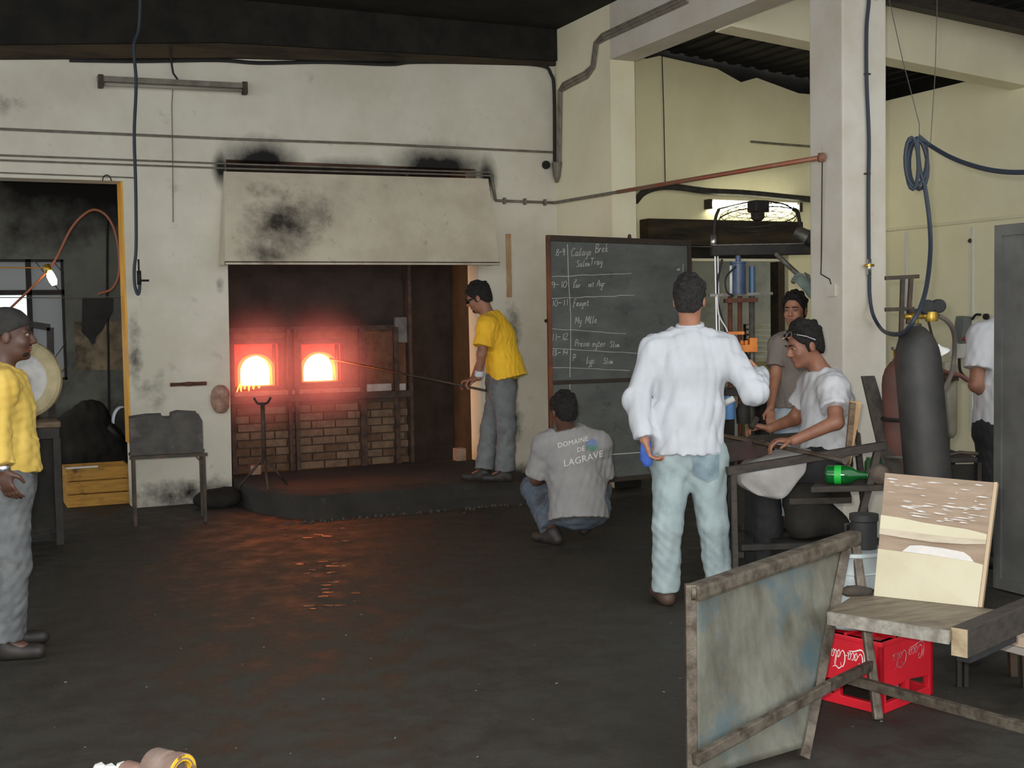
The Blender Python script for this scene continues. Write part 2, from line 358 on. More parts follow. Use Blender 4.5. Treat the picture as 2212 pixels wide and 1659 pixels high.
# ================================================================ people: one smooth implicit surface per body and per garment
V = Vector
class Sdf:
    def __init__(self, res=0.007): self.p = []; self.res = res
    def cone(self, a, b, ra, rb, k=0.02, flat=None, cap=False, sub=False):
        self.p.append(('c', V(a), V(b), ra, rb, k, flat, cap, sub)); return self
    def ell(self, c, r, ax=None, k=0.02, sub=False):
        self.p.append(('e', V(c), r, ax, k, sub)); return self
    def cut(self, pt, n, c=None, rad=None):      # remove the side n points to, optionally only near c
        self.p.append(('x', V(pt), V(n).normalized(), c, rad)); return self
    def mesh(self, wrinkle=0.0, wl=0.1, seed=0, rough=0.0, zs=1.0):
        lo = np.full(3, 1e9); hi = -lo; res = self.res
        for q in self.p:
            if q[0] == 'c' and not q[8]:
                rr = max(q[3], q[4])*1.05
                for e in (q[1], q[2]): lo = np.minimum(lo, np.array(e)-rr); hi = np.maximum(hi, np.array(e)+rr)
            elif q[0] == 'e' and not q[5]:
                rr = max(q[2]); lo = np.minimum(lo, np.array(q[1])-rr); hi = np.maximum(hi, np.array(q[1])+rr)
        lo -= 4*res+wrinkle*2; hi += 4*res+wrinkle*2
        n = np.ceil((hi-lo)/res).astype(int)+1
        ax = [lo[i]+np.arange(n[i])*res for i in range(3)]
        G = np.full(n, 0.3, np.float32)
        for q in self.p:
            if q[0] == 'c':
                _, a, b, ra, rb, k, flat, cap, sub = q
                mg = max(ra, rb)*1.05+k+0.03
                l = np.minimum(np.array(a), np.array(b))-mg; h = np.maximum(np.array(a), np.array(b))+mg
            elif q[0] == 'e':
                _, c, r, fr, k, sub = q
                mg = max(r)+k+0.03; l = np.array(c)-mg; h = np.array(c)+mg
            else:
                _, pt, nn, c, rad = q
                if c is None: l = lo; h = hi
                else: l = np.array(c)-rad; h = np.array(c)+rad
            sl = tuple(slice(max(0, int((l[i]-lo[i])/res)), min(n[i], int((h[i]-lo[i])/res)+2)) for i in range(3))
            X = ax[0][sl[0]][:, None, None]; Y = ax[1][sl[1]][None, :, None]; Z = ax[2][sl[2]][None, None, :]
            g = G[sl]
            if g.size == 0: continue
            if q[0] == 'c':
                ab = b-a; L2 = max(ab.dot(ab), 1e-9); Ln = math.sqrt(L2)
                t0 = ((X-a.x)*ab.x+(Y-a.y)*ab.y+(Z-a.z)*ab.z)/L2
                t = np.clip(t0, 0, 1)
                qx = X-(a.x+t*ab.x); qy = Y-(a.y+t*ab.y); qz = Z-(a.z+t*ab.z)
                s = 1.0
                if flat:
                    fn, s = flat; d_ = (qx*fn.x+qy*fn.y+qz*fn.z)*(1/s-1)
                    qx = qx+d_*fn.x; qy = qy+d_*fn.y; qz = qz+d_*fn.z
                d = (np.sqrt(qx*qx+qy*qy+qz*qz)-(ra+(rb-ra)*t))*(s**0.5)
                if cap: d = np.maximum(d, np.maximum(-t0, t0-1)*Ln)
            elif q[0] == 'e':
                dx = X-c.x; dy = Y-c.y; dz = Z-c.z
                if fr: u = [dx*f.x+dy*f.y+dz*f.z for f in fr]
                else: u = [dx+0*dy+0*dz, dy+0*dx+0*dz, dz+0*dx+0*dy]
                k0 = np.sqrt(sum((u[i]/r[i])**2 for i in range(3)))
                k1 = np.sqrt(sum((u[i]/r[i]**2)**2 for i in range(3)))+1e-6
                d = k0*(k0-1)/k1
            else:
                d = (X-pt.x)*nn.x+(Y-pt.y)*nn.y+(Z-pt.z)*nn.z
                g[...] = np.maximum(g, d); continue
            if sub:
                h_ = np.clip(0.5-0.5*(d+g)/k, 0, 1); g[...] = g*(1-h_)+(-d)*h_+k*h_*(1-h_)
            else:
                h_ = np.clip(0.5+0.5*(g-d)/k, 0, 1); g[...] = g*(1-h_)+d*h_-k*h_*(1-h_)
        if wrinkle or rough:
            rs = np.random.RandomState(seed)
            X = ax[0][:, None, None]; Y = ax[1][None, :, None]; Z = ax[2][None, None, :]
            w = 0
            for i in range(4):
                kv = rs.normal(size=3); kv[2] *= zs; kv *= 2*math.pi/(wl*(0.6+0.8*rs.rand()))/np.linalg.norm(kv)
                w = w + np.abs(np.sin(kv[0]*X+kv[1]*Y+kv[2]*Z+rs.rand()*6.28+1.3*np.sin(9*Z+7*X+i)))
            G -= (w*0.5-1.27*0.5*2+0.6)*wrinkle
            if rough: G += rs.normal(size=G.shape).astype(np.float32)*rough
        return surface_nets(G, lo, res)
def surface_nets(G, lo, res):
    ins = G < 0
    nx, ny, nz = G.shape
    c = np.zeros((nx-1, ny-1, nz-1), np.uint8)
    for i in (0, 1):
        for j in (0, 1):
            for k in (0, 1): c += ins[i:nx-1+i, j:ny-1+j, k:nz-1+k]
    I = np.argwhere((c > 0) & (c < 8))
    idx = np.full(c.shape, -1, np.int64); idx[I[:, 0], I[:, 1], I[:, 2]] = np.arange(len(I))
    cor = [(a, b, d) for a in (0, 1) for b in (0, 1) for d in (0, 1)]
    val = {q: G[I[:, 0]+q[0], I[:, 1]+q[1], I[:, 2]+q[2]] for q in cor}
    acc = np.zeros((len(I), 3)); cnt = np.zeros(len(I))
    for q in cor:
        for axx in range(3):
            if q[axx]: continue
            q2 = list(q); q2[axx] = 1; q2 = tuple(q2)
            a, b = val[q], val[q2]; mk = (a < 0) != (b < 0)
            t = np.where(mk, a/np.where(mk, a-b, 1), 0)
            p = np.tile(np.array(q, float), (len(I), 1)); p[:, axx] = t
            acc[mk] += p[mk]; cnt[mk] += 1
    verts = lo+(I+acc/np.maximum(cnt, 1)[:, None])*res
    faces = []
    for axx in range(3):
        s0 = [slice(None)]*3; s1 = [slice(None)]*3; s0[axx] = slice(0, -1); s1[axx] = slice(1, None)
        a = ins[tuple(s0)]; b = ins[tuple(s1)]
        E = np.argwhere(a != b); o1, o2 = [(1, 2), (2, 0), (0, 1)][axx]
        E = E[(E[:, o1] > 0) & (E[:, o2] > 0) & (E[:, o1] < G.shape[o1]-1) & (E[:, o2] < G.shape[o2]-1)]
        fwd = a[E[:, 0], E[:, 1], E[:, 2]]
        def cell(d1, d2):
            q = E.copy(); q[:, o1] -= d1; q[:, o2] -= d2; return idx[q[:, 0], q[:, 1], q[:, 2]]
        Q = np.stack([cell(1, 1), cell(0, 1), cell(0, 0), cell(1, 0)], 1)
        Q[~fwd] = Q[~fwd][:, ::-1]; faces.append(Q)
    Fq = np.concatenate(faces); Fq = Fq[(Fq >= 0).all(1)]
    # light smoothing pass
    for _ in range(2):
        s = np.zeros_like(verts); n_ = np.zeros(len(verts))
        for i in range(4):
            a, b = Fq[:, i], Fq[:, (i+1) % 4]
            np.add.at(s, a, verts[b]); np.add.at(n_, a, 1); np.add.at(s, b, verts[a]); np.add.at(n_, b, 1)
        verts = verts*0.5+0.5*s/np.maximum(n_, 1)[:, None]
    return verts, Fq
def sdf_obj(name, sdf, material, parent, wrinkle=0.0, wl=0.1, seed=0, rough=0.0, zs=1.0):
    v, f = sdf.mesh(wrinkle, wl, seed, rough, zs)
    off = OFF[parent.name]
    me = bpy.data.meshes.new(name)
    me.vertices.add(len(v)); me.vertices.foreach_set('co', (v-np.array(off)).astype(np.float32).ravel())
    me.loops.add(f.size); me.loops.foreach_set('vertex_index', f.astype(np.int32).ravel())
    me.polygons.add(len(f)); me.polygons.foreach_set('loop_start', np.arange(0, f.size, 4, dtype=np.int32))
    me.polygons.foreach_set('use_smooth', np.ones(len(f), bool))
    me.update(calc_edges=True); me.validate()
    me.materials.append(material)
    o = bpy.data.objects.new(name, me); COL.objects.link(o); o.parent = parent; OFF[o.name] = off
    return o

FH = V((F_.x, F_.y, 0)).normalized()        # horizontal view direction, and image right
RH = V((R0.x, R0.y, 0)).normalized()
UP = V((0, 0, 1))
def unit(v): return V(v).normalized()
def head_frame(hf, hu=UP):
    f = unit(hf); r = f.cross(V(hu)).normalized(); u = r.cross(f); return r, f, u     # r is the head's right side
def add_hand(s, w, d, n, side, curl=0.35, sc=1.0):
    """palm, four fingers of unequal length, thumb; d towards the fingers, n where the palm faces, side +-1 puts the thumb"""
    d = unit(d); n = V(n); n = (n-d*n.dot(d)).normalized(); l = d.cross(n)*side
    s.ell(w+d*0.05*sc, (0.052*sc, 0.040*sc, 0.017*sc), (d, l, n), k=0.015)
    for i, ln in enumerate((0.92, 1.0, 0.94, 0.76)):
        p = w+d*0.088*sc+l*(1.5-i)*0.0205*sc; a = 0.10+0.15*curl
        for seg, rr in ((0.043, 0.0098), (0.027, 0.0090), (0.022, 0.0080)):
            a += curl; q = p+(d*math.cos(a)+n*math.sin(a))*seg*ln*sc
            s.cone(p, q, rr*sc, rr*0.93*sc, k=0.004); p = q
    p = w+d*0.028*sc+l*0.030*sc; q = p+unit(d*0.55+l*0.7+n*0.35)*0.045*sc; q2 = q+unit(d*0.8+l*0.15+n*(0.3+curl*0.5))*0.032*sc
    s.cone(p, q, 0.0145*sc, 0.011*sc, k=0.01); s.cone(q, q2, 0.011*sc, 0.0085*sc, k=0.004)
def add_head(s, c, fr, sc=1.0, smile=False):
    r, f, u = fr
    def h(x, y, z): return c+(r*x+f*y+u*z)*sc
    def e(p, rad, k, sub=False): s.ell(h(*p), tuple(q*sc for q in rad), fr, k, sub)
    e((0, -0.012, 0.036), (0.076, 0.097, 0.087), 0.02)
    e((0, 0.026, -0.035), (0.060, 0.070, 0.084), 0.03)
    e((0, 0.036, -0.082), (0.048, 0.050, 0.036), 0.02)
    e((0, 0.078, -0.099), (0.020, 0.016, 0.016), 0.02)
    for sg in (-1, 1):
        e((sg*0.036, 0.064, -0.032), (0.024, 0.024, 0.026), 0.02)
        e((sg*0.031, 0.099, 0.004), (0.018, 0.013, 0.011), 0.010, True)
        e((sg*0.078, -0.006, -0.012), (0.009, 0.021, 0.032), 0.008)
        s.cone(h(sg*0.012, 0.094, 0.019), h(sg*0.048, 0.082, 0.018), 0.010*sc, 0.008*sc, 0.010)
        e((sg*0.013, 0.100, -0.034), (0.010, 0.010, 0.009), 0.006)
    s.cone(h(0, 0.092, 0.010), h(0, 0.113, -0.028), 0.009*sc, 0.013*sc, 0.012)
    wd = 0.030 if smile else 0.024
    e((0, 0.091, -0.056), (wd, 0.010, 0.006), 0.006); e((0, 0.089, -0.068), (wd*0.85, 0.010, 0.007), 0.006)
def torso(s, J, i=0.0, k=0.04, low=None):
    f = J['tf']
    lo_ = low or J['pelvis']
    s.cone(lo_, J['waist'], 0.152+i, 0.142+i, k, (f, 0.76))
    s.cone(J['waist'], J['chest'], 0.142+i, 0.165+i, k, (f, 0.72))
    up = J['chest']+(J['neck']-J['chest'])*0.5
    s.cone(J['chest'], up, 0.165+i, 0.118+i, k, (f, 0.74))
    nb = J['neck']-(J['neck']-J['chest']).normalized()*0.045
    for q in ('shL', 'shR'): s.cone(nb, J[q], 0.055+i, 0.056+i, 0.05)
def face_details(root, J, sc, skin, iris=(40, 28, 20), brow=True):
    c, fr = J['head'], J['fr']; r, f, u = fr
    def h(x, y, z): return c+(r*x+f*y+u*z)*sc
    white = mat('eye_white', (128, 114, 104), 0.35); dark = mat('eye_iris', iris, 0.25)
    for sg in (-1, 1):
        e = Sdf(0.0028).ell(h(sg*0.031, 0.0805, 0.004), (0.0118*sc,)*3, fr, 0.001)
        eo = sdf_obj('eye', e, white, root)
        sdf_obj('iris', Sdf(0.0018).ell(h(sg*0.031, 0.0905, 0.003), (0.0062*sc, 0.003*sc, 0.0062*sc), fr, 0.001), dark, eo)
        if brow:
            b = Sdf(0.003); b.cone(h(sg*0.013, 0.102, 0.022), h(sg*0.034, 0.098, 0.027), 0.0045, 0.0045, 0.004).cone(h(sg*0.034, 0.098, 0.027), h(sg*0.050, 0.086, 0.021), 0.0045, 0.003, 0.004)
            sdf_obj('eyebrow', b, M_hair, root)
    sdf_obj('lips', Sdf(0.0028).ell(h(0, 0.0945, -0.0565), (0.023*sc, 0.0085*sc, 0.0055*sc), fr, 0.003).ell(h(0, 0.0925, -0.0675), (0.020*sc, 0.009*sc, 0.0065*sc), fr, 0.003), mat('lip_'+skin.name, (136, 84, 72), 0.5), root)
M_hair = mat('black_hair', (38, 34, 31), 0.7, rgb2=(16, 15, 14), scale=60, bump=0.8, bscale=140, spec=0.3)
def hair(root, J, sc=1.0, material=None, line=0.0, thick=0.0, seed=1, top=0.0):
    c, fr = J['head'], J['fr']; r, f, u = fr
    def h(x, y, z): return c+(r*x+f*y+u*z)*sc
    s = Sdf(0.0045)
    s.ell(h(0, -0.016, 0.040+top*0.5), tuple(q*sc for q in (0.081+thick, 0.102+thick, 0.092+thick+top)), fr, 0.01)
    s.ell(h(0, -0.060, -0.025), tuple(q*sc for q in (0.066, 0.047, 0.062)), fr, 0.03)
    s.cut(h(0, 0.0, -0.004+line), unit(f*0.70-u*0.72))
    s.cut(h(0, 0, -0.070), -u)
    for sg in (-1, 1):
        s.cone(h(sg*0.074, 0.022, 0.03), h(sg*0.071, 0.014, -0.028), 0.010*sc, 0.006*sc, 0.012)
        s.cone(h(sg*0.058, 0.066, 0.075), h(sg*0.070, 0.040, 0.030), 0.014*sc, 0.010*sc, 0.015)
    rs = random.Random(seed)
    for i in range(46):     # tufts break up the outline
        a, b = rs.uniform(0, 6.28), rs.uniform(0.15, 1.45)
        p = h((0.079+thick)*math.cos(a)*math.cos(b), -0.016+(0.100+thick)*math.sin(a)*math.cos(b), 0.040+top*0.5+(0.090+thick+top)*math.sin(b))
        if (p-h(0, 0, -0.004+line)).dot(unit(f*0.70-u*0.72)) < -0.013: s.ell(p, (rs.uniform(0.010, 0.018),)*3, None, 0.008)
    return sdf_obj('hair', s, material or M_hair, root, 0.005, 0.026, seed, 0.0008)
def person(label, J, skin, floor_z=0.0, sc=1.0, bare_arms=True, smile=False, group=None, curlL=0.35, curlR=0.35, face=True):
    base = (J['anL']+J['anR'])/2; base = V((base.x, base.y, floor_z))
    root = thing('person', label, 'person', base, group)
    J['fr'] = head_frame(J['hf'], J.get('hu', UP))
    c, fr = J['head'], J['fr']; r, f, u = fr
    b = Sdf(0.0065)
    torso(b, J, -0.012)
    b.cone(c+(f*-0.018-u*0.055)*sc, J['neck']-UP*0.01, 0.051*sc, 0.060*sc, 0.035)
    add_head(b, c, fr, sc, smile)
    for q in 'LR':
        b.cone(J['sh'+q], J['el'+q], 0.050, 0.041, 0.03); b.cone(J['el'+q], J['wr'+q], 0.041, 0.027, 0.02)
        d = J.get('hd'+q) or (J['wr'+q]-J['el'+q]); n = J.get('hn'+q) or (-FH)
        add_hand(b, J['wr'+q], d, n, J.get('ts'+q, 1), curlL if q == 'L' else curlR)
        b.cone(J['hip'+q], J['kn'+q], 0.086, 0.056, 0.04); b.cone(J['kn'+q], J['an'+q], 0.054, 0.036, 0.03)
        t = unit(J.get('toe'+q, J['tf'])); hz = J['an'+q]
        b.cone(hz, hz+t*0.12-UP*0.045, 0.036, 0.026, 0.02)
    b.cone(J['hipL'], J['hipR'], 0.105, 0.105, 0.04)
    sdf_obj('body', b, skin, root)
    if face: face_details(root, J, sc, skin)
    return root
def shirt(root, J, material, sleeve='short', hem=None, i=0.016, seed=3, wr=0.006, sl=0.6, name='shirt', loose=0.022, wl=0.12):
    s = Sdf(0.0075)
    hemp = hem if hem is not None else J['pelvis']
    for q in 'LR':
        a, e, w = J['sh'+q], J['el'+q], J['wr'+q]
        if sleeve == 'short':
            s.cone(a+(e-a)*0.02, a+(e-a)*sl, 0.066+i*0.4, 0.068+loose*0.4, 0.03, cap=True)
            s.ell(a, (0.070,)*3, None, 0.03)
        else:
            s.cone(a, e, 0.072, 0.062, 0.03); s.cone(e, w, 0.064, 0.050, 0.025); s.ell(e, (0.066,)*3, None, 0.02)
            s.cut(e+(w-e)*0.92, w-e, w, 0.11)
    torso(s, J, i, low=J['waist'])
    s.cone(hemp, J['waist'], 0.160+i+loose*0.4, 0.148+i, 0.05, (J['tf'], 0.80), cap=True)
    # open neckline
    nu = (J['neck']-J['chest']).normalized()
    s.cut(J['neck']+nu*0.012, nu, J['neck']+nu*0.05, 0.085)
    return sdf_obj(name, s, material, root, wr, wl, seed, zs=0.35)
def collar(root, J, material, r=0.066, h=0.04):
    nu = unit(J['head']-J['fr'][1]*0.02-J['neck'])
    p = J['neck']-nu*0.008
    s = Sdf(0.005); s.cone(p, p+nu*h, r+0.008, r, 0.01, cap=True)
    return sdf_obj('collar', s, material, root, 0.001, 0.1)
def trousers(root, J, material, i=0.012, flare=0.0, seed=5, wr=0.006, top=None, bottom=0.96):
    s = Sdf(0.0075); f = J['tf']
    s.cone(J['hipL'], J['hipR'], 0.112+i, 0.112+i, 0.05, (f, 0.92)); s.ell(J['pelvis'], (0.150+i, (0.150+i)*0.8, 0.150+i), (f.cross(UP).normalized(), f, UP), 0.04)
    s.cone(J['pelvis'], J['pelvis']+(J['waist']-J['pelvis'])*0.6, 0.150+i, 0.146+i, 0.03, (f, 0.76), cap=True)
    for q in 'LR':
        h, k, a = J['hip'+q], J['kn'+q], J['an'+q]
        s.cone(h, k, 0.094+i, 0.066+i, 0.04)
        s.cone(k, k+(a-k)*0.5, 0.066+i, 0.058+i+flare*0.5, 0.03); s.cone(k+(a-k)*0.45, k+(a-k)*bottom, 0.058+i+flare*0.5, 0.056+i+flare, 0.02, cap=True)
    return sdf_obj('trousers', s, material, root, wr, 0.11, seed)
def shoes(root, J, material, z=0.0):
    for q in 'LR':
        t = unit(J.get('toe'+q, J['tf'])); a = J['an'+q]
        t = V((t.x, t.y, 0)).normalized() if J.get('flat'+q, True) else t
        h = V((a.x, a.y, max(z+0.035, a.z-0.06)))-t*0.035
        s = Sdf(0.006); s.cone(h, h+t*0.20, 0.040, 0.036, 0.02); s.cone(a-UP*0.01, h+t*0.08+UP*0.015, 0.050, 0.040, 0.03)
        s.cut(V((0, 0, z+0.003)), -UP)
        so = sdf_obj('shoe', s, material, root)

def drape_patch(root, name, material, pts, target, toward, offset=0.003, sub=3):
    """a flat outline laid onto a garment: the outline is gridded, every point is dropped on to the garment surface along 'toward'"""
    from mathutils.bvhtree import BVHTree
    me = target.data
    off = OFF[target.name]
    bvh = BVHTree.FromPolygons([tuple(v.co) for v in me.vertices], [tuple(p.vertices) for p in me.polygons])
    bm = bmesh.new()
    for poly in pts:
        bm.faces.new([bm.verts.new(p) for p in poly])
    bmesh.ops.triangulate(bm, faces=bm.faces)
    for _ in range(sub):
        long_ = [e for e in bm.edges if e.calc_length() > 0.012]
        if not long_: break
        bmesh.ops.subdivide_edges(bm, edges=long_, cuts=1)
        bmesh.ops.triangulate(bm, faces=bm.faces)
    bmesh.ops.triangulate(bm, faces=bm.faces)
    t = V(toward).normalized()
    for v in bm.verts:
        hit = bvh.ray_cast(v.co-off-t*0.5, t, 1.2)
        if hit[0] is not None: v.co = hit[0]-t*offset
        else: v.co = v.co-off
    m2 = bpy.data.meshes.new(name); bm.to_mesh(m2); bm.free(); m2.materials.append(material)
    o = bpy.data.objects.new(name, m2); COL.objects.link(o); o.parent = root; OFF[o.name] = OFF[root.name]
    return o
def text_polys(txt, size, font=None, shear=0.0, space=1.0):
    cu = bpy.data.curves.new('t', 'FONT'); cu.body = txt; cu.size = size; cu.shear = shear; cu.space_character = space; cu.resolution_u = 3; cu.fill_mode = 'FRONT'; cu.align_x = 'CENTER'
    ob = bpy.data.objects.new('t', cu); COL.objects.link(ob)
    me = ob.to_mesh(); vs = [v.co.copy() for v in me.vertices]; fs = [tuple(p.vertices) for p in me.polygons]
    ob.to_mesh_clear(); bpy.data.objects.remove(ob); bpy.data.curves.remove(cu)
    return vs, fs
def printed(root, target, txt, size, center, ux, uy, toward, material, bold=0.0, name='lettering', space=1.05):
    vs, fs = text_polys(txt, size, space=space)
    c = V(center); polys = [[c+ux*vs[i].x+uy*vs[i].y for i in f] for f in fs]
    return drape_patch(root, name, material, polys, target, toward, 0.004, sub=2)
# ================================================================ closing the rooms
o = MB().box((XC+0.26, YW+0.355, 3.1), (XR+0.8, YW+0.42, 4.7)).build('wall_gable', M_soot); tag(o, 'black boarding above the annex back wall', None, kind='structure')
o = MB().box((XR+0.21, -1, 3.5), (XR+0.7, YW+0.35, 3.6)).build('wall_head_right', M_soot); tag(o, 'dark ledge behind the top of the right wall', None, kind='structure')
o = MB().box((XR+0.72, -1, 3.0), (XR+0.8, YW+0.35, 4.6)).build('wall_outer_right', M_soot); tag(o, 'dark boarding beyond the right wall', None, kind='structure')
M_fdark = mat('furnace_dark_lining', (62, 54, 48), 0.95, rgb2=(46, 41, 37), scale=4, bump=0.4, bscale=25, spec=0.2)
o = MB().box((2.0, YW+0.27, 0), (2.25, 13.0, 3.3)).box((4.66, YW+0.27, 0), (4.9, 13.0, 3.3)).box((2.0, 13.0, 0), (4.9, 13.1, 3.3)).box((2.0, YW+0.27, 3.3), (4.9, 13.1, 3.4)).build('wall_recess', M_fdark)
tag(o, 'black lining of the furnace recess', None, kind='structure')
o = MB().box((1.400, YW+0.005, 0.55), (1.4145, YW+0.255, 2.768)).build('trim_5', mat('yellow_jamb_paint', (226, 168, 48), 0.6, rgb2=(214, 150, 60), scale=4)); tag(o, 'yellow painted reveal of the left doorway', None, kind='structure')
# platform
o = MB()
gx, gy = 14, 8; pv = []
rp_ = random.Random(5)
def prow(x, t):      # front edge runs rough and slightly rounded
    y0 = 9.55+0.03*math.sin(x*7)+rp_.uniform(-.012, .012)+0.75*max(0, (2.75-x)/.48)**2
    return [(x, y0-.26, 0.0), (x, y0-.13, .075+rp_.uniform(-.012, .012)), (x, y0-.02, .165), (x, y0+.12, .194), (x, 10.78, .1955), (x, 10.78, 0.0)]
xs_ = [2.27+(4.60-2.27)*i/gx for i in range(gx+1)]
for x_ in xs_: pv += prow(x_, 0)
o.add(pv, [(i*6+k, (i+1)*6+k, (i+1)*6+(k+1) % 6, i*6+(k+1) % 6) for i in range(gx) for k in range(6)]+[tuple(range(6)), tuple(gx*6+k for k in range(5, -1, -1))])
o.box((2.27, 10.781, 0), (4.64, 11.08, 0.195))
o = o.build('platform', mat('platform_concrete', (50, 46, 40), 0.9, rgb2=(38, 35, 31), scale=4, rgb3=(84, 77, 67), scale3=14, lo3=0.64, hi3=0.8, bump=0.5, bscale=30))
rebase(o, (3.4, 10.5, 0)); tag(o, 'low dirty concrete platform in front of the furnace', 'platform')

# ================================================================ furnace
FY = 11.10
fr_ = thing('glass_furnace', 'brick glass furnace with two glowing arched mouths in the wall recess', 'furnace', (3.15, FY, 0.196))
M_refr = mat('refractory_clay', (120, 84, 64), 0.95, rgb2=(92, 62, 48), scale=9, bump=0.5, bscale=30, spec=0.2)
M_fsteel = mat('furnace_frame_steel', (88, 68, 56), 0.75, 0.3, rgb2=(52, 42, 36), scale=12, bump=0.2)
M_brick = mat('furnace_brick', (126, 104, 84), 0.95, rgb2=(104, 82, 66), scale=12, bump=0.5, bscale=60, spec=0.2)
M_brickd = mat('furnace_brick_dark', (108, 84, 66), 0.95, rgb2=(88, 66, 52), scale=12, bump=0.5, bscale=60, spec=0.2)
M_mortar = mat('sooty_mortar', (84, 72, 60), 0.95)
def X_at(px, py, Y): return aY(px, py, Y).x
def Z_at(px, py, Y): return aY(px, py, Y).z
xl, xr_ = 2.27, X_at(880, 860, FY)
MB().box((xl, FY+0.03, 0.196), (xr_, FY+0.10, 0.83)).build('mortar_bed', M_mortar, fr_)
# lower brickwork, brick by brick
bw, bh = 0.23, 0.075; row = 0; z = 0.200; nb = 0
while z+bh < 0.84:
    x = xl - (bw/2 if row % 2 else 0)
    while x < xr_-0.02:
        a, b = max(x, xl), min(x+bw-0.012, xr_)
        if b-a > 0.03:
            dy = random.uniform(-0.008, 0.006)
            MB().box((a, FY+dy, z), (b, FY+0.05, z+bh-0.011)).build('brick', M_brick if random.random() > 0.4 else M_brickd, fr_, bevel=0.004); nb += 1
        x += bw
    z += bh; row += 1
# chest plate with two door apertures
def rect(px0, py0, px1, py1, Y): 
    a = aY(px0, py1, Y); b = aY(px1, py0, Y); return [(a.x, a.z), (b.x, a.z), (b.x, b.z), (a.x, b.z)]
dl = rect(508, 742, 606, 836, FY); dr = rect(652, 742, 742, 826, FY)
MB().plate([(xl, 0.90), (xr_, 0.90), (xr_, 1.50), (xl, 1.50)], [dl, dr], (0, FY+0.02, 0), (1, 0, 0), (0, 0, 1), -0.09).build('front_plate', M_refr, fr_)
# arched mouth blocks set back in the apertures
M_hot = mat('glowing_chamber', (255, 190, 120), 0.9, emit=(255, 186, 116), estr=14)
M_block = mat('hot_mouth_block', (176, 112, 84), 0.95, rgb2=(150, 92, 70), scale=10, bump=0.3, spec=0.2, emit=(255, 46, 40), estr=0.55)
M_rim = mat('hot_arch_rim', (200, 120, 84), 0.95, bump=0.3, spec=0.2, emit=(255, 96, 44), estr=2.6)
def arch(px0, px1, pyt, pyb, Y):
    a = aY(px0, pyb, Y); b = aY(px1, pyt, Y); w = (b.x-a.x)/2; cx = a.x+w; zc = b.z-w
    return [(a.x, a.z), (b.x, a.z)]+[(cx+w*math.cos(t), zc+w*math.sin(t)) for t in [math.pi*i/14 for i in range(15)]]
for k, (ar, ap) in enumerate((((519, 585, 768, 834), dl), ((655, 722, 763, 824), dr))):
    Yb = FY+0.115
    A = arch(*ar, Yb)
    x0, x1 = ap[0][0]-0.05, ap[1][0]+0.07; z0, z1 = ap[0][1]-0.04, ap[2][1]+0.04
    MB().plate([(x0, z0), (x1, z0), (x1, z1), (x0, z1)], [A], (0, Yb, 0), (1, 0, 0), (0, 0, 1), -0.08).build('mouth_block', M_block, fr_)
    # arch rim standing proud
    cx = sum(p[0] for p in A[2:])/15
    rim = [(p[0]+(0.022 if p[0] > cx else -0.022)*abs((p[0]-cx)/0.14)**0.5, p[1]+(0.018 if i > 1 else 0)) for i, p in enumerate(A)]
    MB().plate(rim, [A], (0, Yb-0.025, 0), (1, 0, 0), (0, 0, 1), -0.024).build('arch_rim', M_rim, fr_)
    ax0, ax1 = A[0][0], A[1][0]
    MB().box((ax0-0.12, Yb+0.45, A[0][1]-0.1), (ax1+0.12, Yb+0.5, A[0][1]+0.45)).box((ax0-0.14, Yb+0.085, A[0][1]-0.1), (ax0-0.12, Yb+0.5, A[0][1]+0.45)).box((ax1+0.12, Yb+0.085, A[0][1]-0.1), (ax1+0.14, Yb+0.5, A[0][1]+0.45)).box((ax0-0.14, Yb+0.085, A[0][1]-0.12), (ax1+0.14, Yb+0.5, A[0][1]-0.1)).box((ax0-0.14, Yb+0.085, A[0][1]+0.45), (ax1+0.14, Yb+0.5, A[0][1]+0.47)).build('fire_chamber', M_hot, fr_)
    fx0, fx1, fz0, fz1 = ap[0][0], ap[1][0], ap[0][1], ap[2][1]
    fo = [(fx0-0.035, fz0-0.03), (fx1+0.035, fz0-0.03), (fx1+0.035, fz1+0.045), (fx0-0.035, fz1+0.045)]
    MB().plate(fo, [ap], (0, FY-0.012, 0), (1, 0, 0), (0, 0, 1), -0.03).build('door_frame', M_fsteel, fr_, bevel=0.004)
    xm = fx1-0.055
    MB().box((xm, FY+0.03, fz0+0.005), (xm+0.018, FY+0.105, fz1-0.005)).build('guide_bar', M_fsteel, fr_)
    # glowing dribbles on the sill
    M_drip = mat('hot_glass_dribble', (255, 120, 60), 0.6, emit=(255, 110, 40), estr=5)
    if k == 0:
        for px, ln in ((521, 0.05), (529, 0.03), (538, 0.045), (548, 0.03), (560, 0.02)):
            p = aY(px, 834, FY-0.02); MB().tube([p, p-V((0.006, 0.012, ln*0.5)), p-V((0.004, 0.014, ln))], [0.011, 0.009, 0.005], 7).build('glass_dribble', M_drip, fr_)
        p = aY(520, 828, FY-0.02); MB().tube([p, p+V((-0.03, -0.03, -0.04)), p+V((-0.055, -0.04, -0.10))], [0.008, 0.007, 0.004], 7).build('glass_dribble', M_drip, fr_)
